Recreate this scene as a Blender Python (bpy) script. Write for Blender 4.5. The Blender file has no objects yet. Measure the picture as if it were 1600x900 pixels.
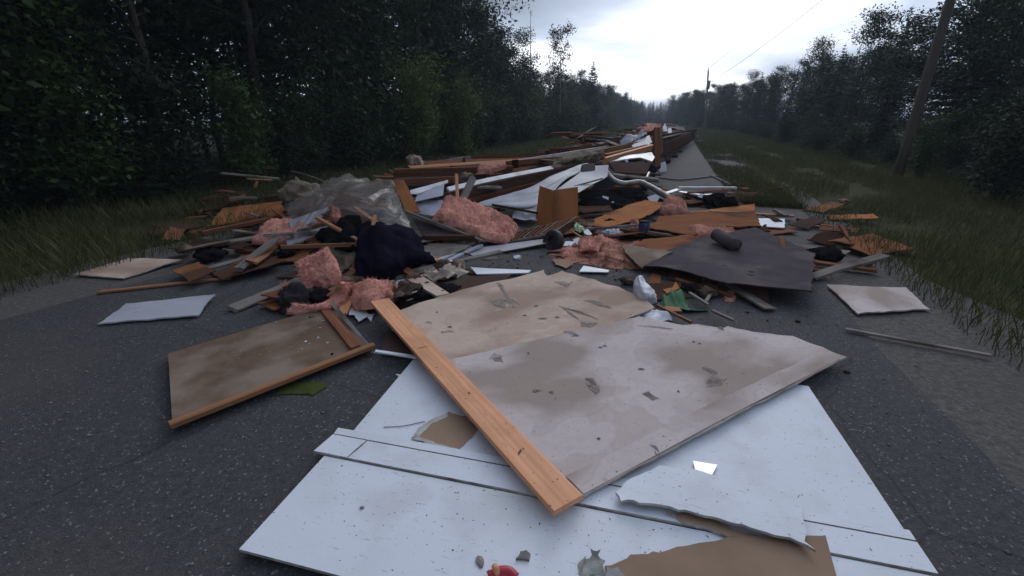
import bpy, bmesh, math, random
import numpy as np
from mathutils import Vector, Matrix, noise
from mathutils.bvhtree import BVHTree
from mathutils.geometry import delaunay_2d_cdt

R = math.radians
random.seed(7)
rng = np.random.default_rng(7)
SC = bpy.context.scene
COL = SC.collection

# ------------------------------------------------------------------ camera
CAM_H, PITCH, FPX = 1.55, R(20.9), 693.0
cam_data = bpy.data.cameras.new('camera')
cam = bpy.data.objects.new('camera', cam_data)
COL.objects.link(cam)
cam.location = (0, 0, CAM_H)
cam.rotation_euler = (R(90) - PITCH, 0, 0)
cam_data.sensor_width = 36.0
cam_data.lens = 36.0 * FPX / 1600.0
cam_data.clip_start = 0.05
cam_data.clip_end = 3000
SC.camera = cam

# ------------------------------------------------------------------ sky, sun, exposure
SUN_AZ, SUN_EL = R(20), R(27)           # azimuth measured from +Y (straight ahead) towards +X
world = bpy.data.worlds.new('World')
SC.world = world
world.use_nodes = True
wn, wl = world.node_tree.nodes, world.node_tree.links
wn.clear()
def W(t, **k):
    n = wn.new(t)
    for a, v in k.items():
        setattr(n, a, v)
    return n
sky = W('ShaderNodeTexSky', sky_type='NISHITA', sun_disc=False)
sky.sun_elevation = SUN_EL
sky.sun_rotation = SUN_AZ
tc = W('ShaderNodeTexCoord')
sep = W('ShaderNodeSeparateXYZ'); wl.new(tc.outputs['Generated'], sep.inputs[0])
zc = W('ShaderNodeMath', operation='MAXIMUM'); wl.new(sep.outputs[2], zc.inputs[0]); zc.inputs[1].default_value = 0.0
za = W('ShaderNodeMath', operation='ADD'); wl.new(zc.outputs[0], za.inputs[0]); za.inputs[1].default_value = 0.16
dx = W('ShaderNodeMath', operation='DIVIDE'); wl.new(sep.outputs[0], dx.inputs[0]); wl.new(za.outputs[0], dx.inputs[1])
dy = W('ShaderNodeMath', operation='DIVIDE'); wl.new(sep.outputs[1], dy.inputs[0]); wl.new(za.outputs[0], dy.inputs[1])
cmb = W('ShaderNodeCombineXYZ'); wl.new(dx.outputs[0], cmb.inputs[0]); wl.new(dy.outputs[0], cmb.inputs[1])
mp = W('ShaderNodeMapping'); wl.new(cmb.outputs[0], mp.inputs[0])
mp.inputs['Location'].default_value = (2.941, -8.602, 0.317)
mp.inputs['Scale'].default_value = (0.55, 0.55, 1)
nz = W('ShaderNodeTexNoise'); wl.new(mp.outputs[0], nz.inputs['Vector'])
nz.inputs['Scale'].default_value = 1.0; nz.inputs['Detail'].default_value = 5; nz.inputs['Roughness'].default_value = 0.45
nz.inputs['Distortion'].default_value = 0.35
# cloud brightness grows towards the sun behind the cloud deck
sd = Vector((math.sin(SUN_AZ) * math.cos(SUN_EL), math.cos(SUN_AZ) * math.cos(SUN_EL), math.sin(SUN_EL)))
dot = W('ShaderNodeVectorMath', operation='DOT_PRODUCT'); wl.new(tc.outputs['Generated'], dot.inputs[0]); dot.inputs[1].default_value = sd
glow = W('ShaderNodeMapRange'); wl.new(dot.outputs['Value'], glow.inputs['Value'])
glow.inputs['From Min'].default_value = -0.2; glow.inputs['From Max'].default_value = 1.0
glow.inputs['To Min'].default_value = -0.30; glow.inputs['To Max'].default_value = 0.155
add = W('ShaderNodeMath', operation='ADD'); wl.new(nz.outputs['Fac'], add.inputs[0]); wl.new(glow.outputs[0], add.inputs[1])
ramp = W('ShaderNodeValToRGB'); wl.new(add.outputs[0], ramp.inputs[0])
cr = ramp.color_ramp
cr.elements[0].position = 0.34; cr.elements[0].color = (0.22, 0.255, 0.31, 1)
cr.elements[1].position = 0.69; cr.elements[1].color = (1.30, 1.35, 1.43, 1)
e = cr.elements.new(0.44); e.color = (0.36, 0.43, 0.56, 1)
e = cr.elements.new(0.55); e.color = (0.58, 0.67, 0.84, 1)
sca = W('ShaderNodeVectorMath', operation='SCALE'); wl.new(ramp.outputs[0], sca.inputs[0]); sca.inputs['Scale'].default_value = 10.0
mix = W('ShaderNodeMix', data_type='RGBA'); mix.inputs['Factor'].default_value = 0.96
wl.new(sky.outputs[0], mix.inputs['A']); wl.new(sca.outputs[0], mix.inputs['B'])
bg = W('ShaderNodeBackground'); wl.new(mix.outputs['Result'], bg.inputs['Color']); bg.inputs['Strength'].default_value = 0.10
wo = W('ShaderNodeOutputWorld'); wl.new(bg.outputs[0], wo.inputs[0])

sun_d = bpy.data.lights.new('sun', 'SUN'); sun_d.energy = 0.5; sun_d.angle = R(25); sun_d.color = (1.0, 0.95, 0.88)
sun = bpy.data.objects.new('sun', sun_d); COL.objects.link(sun)
sun.rotation_euler = (-sd).to_track_quat('-Z', 'Y').to_euler()

SC.view_settings.view_transform = 'Standard'
SC.view_settings.look = 'None'
SC.view_settings.exposure = 0.23
SC.view_settings.gamma = 1.0
SC.view_settings.use_curve_mapping = False
SC.cycles.volume_bounces = 0
SC.cycles.max_bounces = 5
SC.cycles.diffuse_bounces = 3
SC.cycles.glossy_bounces = 3
SC.cycles.transparent_max_bounces = 12
SC.cycles.use_denoising = True

# ------------------------------------------------------------------ survey helpers: sight lines to real places
def ray(px, py):
    a, b = (px - 800) / FPX, (450 - py) / FPX
    return Vector((a, math.cos(PITCH) + math.sin(PITCH) * b, -math.sin(PITCH) + math.cos(PITCH) * b))
def G(px, py, z=0.0):                    # the place at height z
    d = ray(px, py)
    return Vector((0, 0, CAM_H)) + d * ((z - CAM_H) / d.z)
def D(px, py, Y):                        # the place at distance Y
    d = ray(px, py)
    return Vector((0, 0, CAM_H)) + d * (Y / d.y)

# ------------------------------------------------------------------ materials
def mat(name, col, rough=0.7, var=0.25, vscale=3.0, col2=None, c2scale=1.5, c2lo=0.5, c2hi=0.65, bump=0.0, bscale=40.0,
        spec=0.3, metal=0.0, stretch=(1, 1, 1), spots=None, spot_scale=14, spot_cut=0.12, objvar=0.0, extra=None, detail=6,
        sss=0.0, trans=0.0):
    m = bpy.data.materials.new(name)
    m.use_nodes = True
    N, L = m.node_tree.nodes, m.node_tree.links
    b = N['Principled BSDF']
    b.inputs['Roughness'].default_value = rough
    b.inputs['Metallic'].default_value = metal
    b.inputs['Specular IOR Level'].default_value = spec
    if trans: b.inputs['Transmission Weight'].default_value = trans
    t = N.new('ShaderNodeTexCoord')
    oi = N.new('ShaderNodeObjectInfo')
    off = N.new('ShaderNodeVectorMath'); off.operation = 'SCALE'
    cx = N.new('ShaderNodeCombineXYZ')
    for i in range(3): L.new(oi.outputs['Random'], cx.inputs[i])
    L.new(cx.outputs[0], off.inputs[0]); off.inputs['Scale'].default_value = 37.0
    ad = N.new('ShaderNodeVectorMath'); ad.operation = 'ADD'
    L.new(t.outputs['Object'], ad.inputs[0]); L.new(off.outputs[0], ad.inputs[1])
    mpn = N.new('ShaderNodeMapping'); mpn.inputs['Scale'].default_value = stretch
    L.new(ad.outputs[0], mpn.inputs[0])
    def noise_n(scale, det=detail, rgh=0.6, vec=None):
        n = N.new('ShaderNodeTexNoise'); n.inputs['Scale'].default_value = scale
        n.inputs['Detail'].default_value = det; n.inputs['Roughness'].default_value = rgh
        L.new((vec or mpn).outputs[0], n.inputs['Vector'])
        return n
    def mixc(fac, a, bcol):
        x = N.new('ShaderNodeMix'); x.data_type = 'RGBA'
        if isinstance(fac, float): x.inputs['Factor'].default_value = fac
        else: L.new(fac, x.inputs['Factor'])
        if isinstance(a, tuple): x.inputs['A'].default_value = (*a, 1)
        else: L.new(a, x.inputs['A'])
        if isinstance(bcol, tuple): x.inputs['B'].default_value = (*bcol, 1)
        else: L.new(bcol, x.inputs['B'])
        return x.outputs['Result']
    def rng_n(v, lo, hi, a=0.0, c=1.0):
        r = N.new('ShaderNodeMapRange'); L.new(v, r.inputs['Value'])
        r.inputs['From Min'].default_value = lo; r.inputs['From Max'].default_value = hi
        r.inputs['To Min'].default_value = a; r.inputs['To Max'].default_value = c
        return r.outputs[0]
    n1 = noise_n(vscale)
    dark = tuple(c * (1 - var) for c in col); lite = tuple(min(1, c * (1 + var)) for c in col)
    c = mixc(rng_n(n1.outputs['Fac'], 0.3, 0.7), dark, lite)
    if col2 is not None:
        n2 = noise_n(c2scale, 5, 0.5, ad)
        c = mixc(rng_n(n2.outputs['Fac'], c2lo, c2hi), c, col2)
    if spots is not None:
        n3 = noise_n(spot_scale, 2, 0.5, ad)
        c = mixc(rng_n(n3.outputs['Fac'], 0.5 + spot_cut, 0.5 + spot_cut + 0.04), c, spots)
    if extra: c = extra(N, L, t, ad, c, mixc, rng_n, noise_n)
    if objvar:
        h = N.new('ShaderNodeHueSaturation'); L.new(c, h.inputs['Color'])
        L.new(rng_n(oi.outputs['Random'], 0, 1, 1 - objvar, 1 + objvar), h.inputs['Value'])
        c = h.outputs[0]
    L.new(c, b.inputs['Base Color'])
    if bump:
        nb = noise_n(bscale, 4)
        bn = N.new('ShaderNodeBump'); bn.inputs['Strength'].default_value = bump; bn.inputs['Distance'].default_value = 0.01
        L.new(nb.outputs['Fac'], bn.inputs['Height']); L.new(bn.outputs[0], b.inputs['Normal'])
    return m

def wood_extra(N, L, t, ad, c, mixc, rng_n, noise_n):
    w = N.new('ShaderNodeTexWave'); w.wave_type = 'BANDS'; w.bands_direction = 'Y'
    mp2 = N.new('ShaderNodeMapping'); mp2.inputs['Scale'].default_value = (0.35, 9, 9)
    L.new(ad.outputs[0], mp2.inputs[0]); L.new(mp2.outputs[0], w.inputs['Vector'])
    w.inputs['Scale'].default_value = 0.9; w.inputs['Distortion'].default_value = 9; w.inputs['Detail'].default_value = 4
    w.inputs['Detail Scale'].default_value = 1.4
    dk = N.new('ShaderNodeMix'); dk.data_type = 'RGBA'; dk.blend_type = 'MULTIPLY'
    L.new(rng_n(w.outputs['Fac'], 0.2, 1.0, 0.0, 0.26), dk.inputs['Factor']); L.new(c, dk.inputs['A'])
    dk.inputs['B'].default_value = (0.62, 0.45, 0.34, 1)
    return dk.outputs['Result']
def pine_extra(N, L, t, ad, c, mixc, rng_n, noise_n):
    c = wood_extra(N, L, t, ad, c, mixc, rng_n, noise_n)
    v = N.new('ShaderNodeTexVoronoi'); v.inputs['Scale'].default_value = 4.2
    mp2 = N.new('ShaderNodeMapping'); mp2.inputs['Scale'].default_value = (0.55, 1.5, 1)
    L.new(ad.outputs[0], mp2.inputs[0]); L.new(mp2.outputs[0], v.inputs['Vector'])
    c = mixc(rng_n(v.outputs['Distance'], 0.035, 0.085, 0.75, 0.0), c, (0.13, 0.045, 0.018))
    nn = noise_n(3.0, 3, 0.5, ad)
    c = mixc(rng_n(nn.outputs['Fac'], 0.52, 0.7, 0, 0.5), c, (0.50, 0.21, 0.105))
    n = noise_n(60, 2, 0.5, ad)
    return mixc(rng_n(n.outputs['Fac'], 0.68, 0.74, 0, 0.8), c, (0.06, 0.03, 0.02))
def paint_extra(N, L, t, ad, c, mixc, rng_n, noise_n):
    # thin stretched scuffs and grit on painted board
    mp2 = N.new('ShaderNodeMapping'); mp2.inputs['Scale'].default_value = (9, 60, 1); mp2.inputs['Rotation'].default_value = (0, 0, 0.3)
    L.new(ad.outputs[0], mp2.inputs[0])
    n = noise_n(1.6, 3, 0.6, mp2)
    c = mixc(rng_n(n.outputs['Fac'], 0.64, 0.72, 0, 0.6), c, (0.36, 0.36, 0.37))
    nd_ = noise_n(3.2, 5, 0.6, ad)
    c = mixc(rng_n(nd_.outputs['Fac'], 0.52, 0.72, 0, 0.4), c, (0.50, 0.49, 0.47))
    n = noise_n(75, 1, 0.5, ad)
    c = mixc(rng_n(n.outputs['Fac'], 0.735, 0.77, 0, 0.85), c, (0.08, 0.08, 0.08))
    return c
def drywall_extra(stain):
    def f(N, L, t, ad, c, mixc, rng_n, noise_n):
        mp2 = N.new('ShaderNodeMapping'); mp2.inputs['Scale'].default_value = (1.0, 1.5, 1)
        L.new(ad.outputs[0], mp2.inputs[0])
        n = noise_n(1.35, 3, 0.45, mp2)
        c = mixc(rng_n(n.outputs['Fac'], 0.45, 0.60, 0, 0.8), c, stain)
        # tide line at the rim of the wet area
        n0 = noise_n(2.2, 3, 0.5, ad)
        c = mixc(rng_n(n0.outputs['Fac'], 0.55, 0.58, 0, 0.35), c, tuple(s * 1.25 for s in stain))
        # drying rings: thin dark lines along the level lines of the damp
        for lv, am in ((0.46, 0.14),):
            sb = N.new('ShaderNodeMath'); sb.operation = 'SUBTRACT'; L.new(n.outputs['Fac'], sb.inputs[0]); sb.inputs[1].default_value = lv
            ab = N.new('ShaderNodeMath'); ab.operation = 'ABSOLUTE'; L.new(sb.outputs[0], ab.inputs[0])
            c = mixc(rng_n(ab.outputs[0], 0.0, 0.016, am, 0.0), c, tuple(s * 0.75 for s in stain))
        mp3 = N.new('ShaderNodeMapping'); mp3.inputs['Scale'].default_value = (3, 45, 1); mp3.inputs['Rotation'].default_value = (0, 0, 0.5)
        L.new(ad.outputs[0], mp3.inputs[0])
        ns = noise_n(1.2, 3, 0.6, mp3)
        c = mixc(rng_n(ns.outputs['Fac'], 0.72, 0.78, 0, 0.25), c, tuple(s * 0.8 for s in stain))
        nm = noise_n(26, 5, 0.7, ad)
        c = mixc(rng_n(nm.outputs['Fac'], 0.45, 0.75, 0, 0.22), c, tuple(s * 0.9 for s in stain))
        n = noise_n(55, 2, 0.5, ad)
        c = mixc(rng_n(n.outputs['Fac'], 0.70, 0.74, 0, 0.8), c, (0.10, 0.08, 0.065))
        n = noise_n(9, 3, 0.6, ad)
        return mixc(rng_n(n.outputs['Fac'], 0.66, 0.74, 0, 0.35), c, (0.20, 0.17, 0.15))
    return f

M = {}
M['white_paint'] = mat('white_paint', (0.72, 0.75, 0.84), 0.5, 0.04, 2.0, spec=0.25, extra=paint_extra, col2=(0.63, 0.66, 0.70), c2scale=2.0, c2lo=0.5, c2hi=0.7)
M['white_trim'] = mat('white_trim', (0.74, 0.77, 0.83), 0.45, 0.08, 6.0, spec=0.4, extra=paint_extra, objvar=0.12)
M['drywall_grey'] = mat('drywall_grey', (0.61, 0.525, 0.515), 0.85, 0.08, 2.2, extra=drywall_extra((0.31, 0.245, 0.205)), spec=0.1, bump=0.05, bscale=60)
M['drywall_tan'] = mat('drywall_tan', (0.61, 0.475, 0.40), 0.88, 0.08, 2.2, extra=drywall_extra((0.32, 0.22, 0.17)), spec=0.08, bump=0.05, bscale=60)
M['gypsum'] = mat('gypsum', (0.50, 0.48, 0.45), 0.9, 0.25, 14, col2=(0.27, 0.24, 0.22), c2scale=9, bump=0.5, bscale=60, spec=0.05)
M['kraft'] = mat('kraft', (0.32, 0.22, 0.155), 0.9, 0.12, 4, bump=0.1, bscale=80, spec=0.06, objvar=0.1)
M['pine'] = mat('pine', (0.75, 0.365, 0.20), 0.55, 0.16, 5, stretch=(0.3, 3, 3), extra=pine_extra, spec=0.3, bump=0.05, bscale=30)
M['pine_old'] = mat('pine_old', (0.34, 0.175, 0.095), 0.75, 0.22, 5, stretch=(0.3, 3, 3), extra=wood_extra, objvar=0.25, spec=0.1)
M['redwood'] = mat('redwood', (0.185, 0.082, 0.05), 0.8, 0.3, 5, stretch=(0.3, 3, 3), extra=wood_extra, objvar=0.35, spec=0.02)
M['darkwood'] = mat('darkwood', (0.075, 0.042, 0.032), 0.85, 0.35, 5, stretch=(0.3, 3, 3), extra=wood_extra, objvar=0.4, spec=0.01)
M['greywood'] = mat('greywood', (0.26, 0.235, 0.215), 0.85, 0.25, 6, stretch=(0.3, 3, 3), extra=wood_extra, objvar=0.25, col2=(0.12, 0.10, 0.09), c2scale=3, spec=0.02)
M['hardboard'] = mat('hardboard', (0.38, 0.155, 0.065), 0.85, 0.14, 2.5, stretch=(0.6, 3, 1), col2=(0.20, 0.085, 0.045), c2scale=1.6, spots=(0.10, 0.05, 0.03), spot_cut=0.2, spec=0.02, objvar=0.15)
M['ply_brown'] = mat('ply_brown', (0.29, 0.125, 0.065), 0.9, 0.2, 2.5, stretch=(0.5, 3, 1), col2=(0.13, 0.065, 0.045), c2scale=1.8, spots=(0.34, 0.22, 0.16), spot_cut=0.22, spec=0.01, objvar=0.2)
M['cabinet'] = mat('cabinet', (0.15, 0.098, 0.068), 0.75, 0.2, 3, col2=(0.26, 0.20, 0.16), c2scale=2.2, spots=(0.34, 0.32, 0.30), spot_scale=45, spot_cut=0.2, spec=0.12)
M['brownsheet'] = mat('brownsheet', (0.085, 0.055, 0.048), 0.85, 0.15, 2, spec=0.01)
M['pink'] = mat('pink', (0.76, 0.36, 0.29), 0.95, 0.25, 16, col2=(0.44, 0.21, 0.155), c2scale=3.5, c2lo=0.45, c2hi=0.68, bump=0.8, bscale=70, spec=0.05)
M['pink_dirty'] = mat('pink_dirty', (0.60, 0.28, 0.215), 0.95, 0.3, 16, col2=(0.27, 0.145, 0.10), c2scale=4, c2lo=0.45, c2hi=0.7, bump=0.8, bscale=70, spec=0.05)
M['siding'] = mat('siding', (0.41, 0.42, 0.48), 0.5, 0.1, 2.5, col2=(0.33, 0.33, 0.37), c2scale=1.8, spots=(0.14, 0.11, 0.10), spot_scale=9, spot_cut=0.22, spec=0.25, objvar=0.1)
M['siding_bluish'] = mat('siding_lilac', (0.42, 0.42, 0.52), 0.55, 0.1, 2.5, col2=(0.30, 0.30, 0.36), c2scale=1.5, spec=0.2)  # siding with a bluer lilac tone
M['white_metal'] = mat('white_metal', (0.60, 0.62, 0.67), 0.35, 0.1, 3, col2=(0.40, 0.38, 0.37), c2scale=2.4, spec=0.5, objvar=0.12)
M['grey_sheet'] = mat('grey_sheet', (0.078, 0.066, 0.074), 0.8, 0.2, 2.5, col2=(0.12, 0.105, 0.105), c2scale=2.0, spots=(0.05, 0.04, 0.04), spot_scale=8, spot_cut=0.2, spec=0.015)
M['grey_metal'] = mat('grey_metal', (0.30, 0.30, 0.32), 0.4, 0.2, 5, metal=0.5, col2=(0.17, 0.11, 0.08), c2scale=5, spec=0.5, objvar=0.2)
M['dark_metal'] = mat('dark_metal', (0.045, 0.042, 0.045), 0.75, 0.3, 5, col2=(0.09, 0.05, 0.035), c2scale=4, spec=0.04, objvar=0.3)
M['navy'] = mat('navy', (0.009, 0.008, 0.018), 0.85, 0.3, 5, spec=0.01, bump=0.2, bscale=50)
M['black_cloth_and_hollow'] = mat('black_cloth_and_hollow', (0.014, 0.013, 0.015), 0.9, 0.4, 5, spec=0, bump=0.3, bscale=40)  # black of the rags, also painted on sheets as the hollow's shade
M['rubber'] = mat('rubber', (0.022, 0.022, 0.026), 0.6, 0.3, 9, spec=0.35, bump=0.2, bscale=60)
M['khaki'] = mat('khaki', (0.24, 0.20, 0.15), 0.9, 0.25, 6, spec=0, col2=(0.13, 0.10, 0.075), c2scale=4)
M['brown_cloth'] = mat('brown_cloth', (0.095, 0.068, 0.055), 0.9, 0.35, 7, spec=0, col2=(0.26, 0.17, 0.13), c2scale=5)
M['cream_cloth'] = mat('cream_cloth', (0.50, 0.42, 0.36), 0.9, 0.2, 7, spec=0.1, col2=(0.25, 0.18, 0.14), c2scale=5)
M['bag_white'] = mat('bag_white', (0.70, 0.70, 0.77), 0.5, 0.06, 6, spec=0.15, bump=0.4, bscale=22)
M['green_tarp'] = mat('green_tarp', (0.008, 0.085, 0.032), 0.55, 0.25, 5, spec=0.08)
M['green_mat'] = mat('green_mat', (0.062, 0.075, 0.022), 0.9, 0.25, 20, spec=0.1, bump=0.5, bscale=80)
M['blue_can'] = mat('blue_can', (0.035, 0.06, 0.13), 0.4, 0.25, 12, spec=0.5, col2=(0.16, 0.19, 0.26), c2scale=12)
M['red_plastic'] = mat('red_plastic', (0.42, 0.02, 0.045), 0.35, 0.1, 8, spec=0.5)
M['leaf_green_pack'] = mat('leaf_green_pack', (0.20, 0.33, 0.12), 0.4, 0.4, 20, spec=0.4, col2=(0.55, 0.6, 0.5), c2scale=18)
M['mirror'] = mat('mirror_shard', (0.85, 0.88, 0.92), 0.06, 0.0, 2, metal=1.0)
M['pole_wood'] = mat('pole_wood', (0.13, 0.105, 0.09), 0.85, 0.2, 4, stretch=(4, 4, 0.4))
M['wire'] = mat('wire_black', (0.03, 0.03, 0.035), 0.5)
M['insulator'] = mat('transformer_grey', (0.22, 0.23, 0.24), 0.5)
M['stone'] = mat('stone_chip', (0.26, 0.25, 0.25), 0.85, 0.4, 8, objvar=0.3, bump=0.4, bscale=50)
M['bark'] = mat('bark', (0.065, 0.052, 0.043), 0.9, 0.35, 8, stretch=(4, 4, 0.6), bump=0.5, bscale=20)
M['birch_bark'] = mat('birch_bark', (0.24, 0.22, 0.20), 0.8, 0.3, 5, stretch=(1, 1, 4), spots=(0.05, 0.045, 0.04), spot_scale=9, spot_cut=0.1)

def clear_plastic():
    m = bpy.data.materials.new('clear_plastic_film'); m.use_nodes = True
    N, L = m.node_tree.nodes, m.node_tree.links
    b = N['Principled BSDF']; b.inputs['Base Color'].default_value = (0.42, 0.375, 0.35, 1); b.inputs['Roughness'].default_value = 0.2
    b.inputs['Specular IOR Level'].default_value = 0.55
    tr = N.new('ShaderNodeBsdfTransparent'); tr.inputs[0].default_value = (0.86, 0.86, 0.87, 1)
    lw = N.new('ShaderNodeLayerWeight'); lw.inputs['Blend'].default_value = 0.12
    n = N.new('ShaderNodeTexNoise'); n.inputs['Scale'].default_value = 2.2; n.inputs['Detail'].default_value = 6
    t = N.new('ShaderNodeTexCoord'); mpp = N.new('ShaderNodeMapping'); mpp.inputs['Rotation'].default_value = (0.3, 0.6, 0.5); mpp.inputs['Scale'].default_value = (1.2, 7, 7)
    L.new(t.outputs['Object'], mpp.inputs[0]); L.new(mpp.outputs[0], n.inputs['Vector'])
    r = N.new('ShaderNodeMapRange'); L.new(n.outputs['Fac'], r.inputs['Value'])
    r.inputs['From Min'].default_value = 0.35; r.inputs['From Max'].default_value = 0.7
    r.inputs['To Min'].default_value = 0.05; r.inputs['To Max'].default_value = 0.38
    a = N.new('ShaderNodeMath'); a.operation = 'MAXIMUM'; L.new(r.outputs[0], a.inputs[0]); L.new(lw.outputs['Facing'], a.inputs[1])
    mx = N.new('ShaderNodeMixShader'); L.new(a.outputs[0], mx.inputs[0]); L.new(tr.outputs[0], mx.inputs[1]); L.new(b.outputs[0], mx.inputs[2])
    L.new(mx.outputs[0], N['Material Output'].inputs[0])
    return m
M['film'] = clear_plastic()

def leaf_mat(name, c1, c2, trans=0.25):
    m = bpy.data.materials.new(name); m.use_nodes = True
    N, L = m.node_tree.nodes, m.node_tree.links
    b = N['Principled BSDF']; b.inputs['Roughness'].default_value = 0.6; b.inputs['Specular IOR Level'].default_value = 0.2
    geo = N.new('ShaderNodeNewGeometry'); oi = N.new('ShaderNodeObjectInfo')
    mx = N.new('ShaderNodeMix'); mx.data_type = 'RGBA'; L.new(geo.outputs['Random Per Island'], mx.inputs['Factor'])
    mx.inputs['A'].default_value = (*c1, 1); mx.inputs['B'].default_value = (*c2, 1)
    h = N.new('ShaderNodeHueSaturation'); L.new(mx.outputs['Result'], h.inputs['Color'])
    r = N.new('ShaderNodeMapRange'); L.new(oi.outputs['Random'], r.inputs['Value']); r.inputs['To Min'].default_value = 0.7; r.inputs['To Max'].default_value = 1.3
    L.new(r.outputs[0], h.inputs['Value'])
    r2 = N.new('ShaderNodeMapRange'); L.new(oi.outputs['Random'], r2.inputs['Value']); r2.inputs['To Min'].default_value = 0.485; r2.inputs['To Max'].default_value = 0.515
    L.new(r2.outputs[0], h.inputs['Hue'])
    L.new(h.outputs[0], b.inputs['Base Color'])
    tl = N.new('ShaderNodeBsdfTranslucent'); L.new(h.outputs[0], tl.inputs[0])
    ms = N.new('ShaderNodeMixShader'); ms.inputs[0].default_value = trans
    L.new(b.outputs[0], ms.inputs[1]); L.new(tl.outputs[0], ms.inputs[2]); L.new(ms.outputs[0], N['Material Output'].inputs[0])
    return m
M['leaf'] = leaf_mat('leaf_dark', (0.013, 0.025, 0.011), (0.034, 0.055, 0.019))
M['leaf_pale'] = leaf_mat('leaf_fresh', (0.035, 0.062, 0.018), (0.075, 0.115, 0.032))  # lighter green leaf of one shrub form
M['needle'] = leaf_mat('needle', (0.010, 0.021, 0.014), (0.026, 0.043, 0.024), 0.1)
M['grass'] = leaf_mat('grass_blade', (0.042, 0.058, 0.018), (0.125, 0.115, 0.050))
M['leaf_alder'] = leaf_mat('leaf_alder', (0.060, 0.090, 0.022), (0.120, 0.160, 0.045))

# ------------------------------------------------------------------ object helpers
def tag(o, label, cat, group=None, kind=None):
    if label: o['label'] = label
    if cat: o['category'] = cat
    if group: o['group'] = group
    if kind or label: o['kind'] = kind or 'thing'
    return o
def link_mesh(name, me, parent=None, mw=None):
    o = bpy.data.objects.new(name, me); COL.objects.link(o)
    if parent is not None: o.parent = parent
    if mw is not None:
        o.matrix_basis = mw
    return o
def raw_mesh(name, verts, faces, mats, smooth=False, fmat=None):
    me = bpy.data.meshes.new(name)
    me.from_pydata([tuple(v) for v in verts], [], [tuple(f) for f in faces])
    for m in mats: me.materials.append(m)
    if fmat is not None: me.polygons.foreach_set('material_index', fmat)
    if smooth is True: me.polygons.foreach_set('use_smooth', [True] * len(me.polygons))
    elif smooth: me.polygons.foreach_set('use_smooth', smooth)
    me.update()
    return me
def fast_mesh(name, V, Fq, mats, smooth=False):
    V = np.asarray(V, dtype=np.float32); Fq = np.asarray(Fq, dtype=np.int32)
    me = bpy.data.meshes.new(name)
    me.vertices.add(len(V)); me.vertices.foreach_set('co', V.ravel())
    k = Fq.shape[1]
    me.loops.add(Fq.size); me.loops.foreach_set('vertex_index', Fq.ravel())
    me.polygons.add(len(Fq)); me.polygons.foreach_set('loop_start', np.arange(0, Fq.size, k, dtype=np.int32))
    if smooth: me.polygons.foreach_set('use_smooth', np.ones(len(Fq), dtype=bool))
    for m in mats: me.materials.append(m)
    me.update(calc_edges=True)
    return me
def empty(name, loc=(0, 0, 0), rz=0.0):
    o = bpy.data.objects.new(name, None); COL.objects.link(o)
    o.location = loc; o.rotation_euler = (0, 0, rz); o.empty_display_size = 0.1
    return o
def place(o, mw, parent):
    if parent is None: o.matrix_basis = mw
    else:
        o.parent = parent
        o.matrix_basis = basis_of(parent).inverted() @ mw
def basis_of(o):
    m = o.matrix_basis.copy()
    p = o.parent
    while p is not None:
        m = p.matrix_basis @ m; p = p.parent
    return m
def nz3(v, s, seed=0.0):
    return noise.noise(Vector((v[0] * s + seed, v[1] * s + seed * 1.7, v[2] * s - seed)))
_seed = [0.0]
def seed():
    _seed[0] += 3.713
    return _seed[0]

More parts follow.
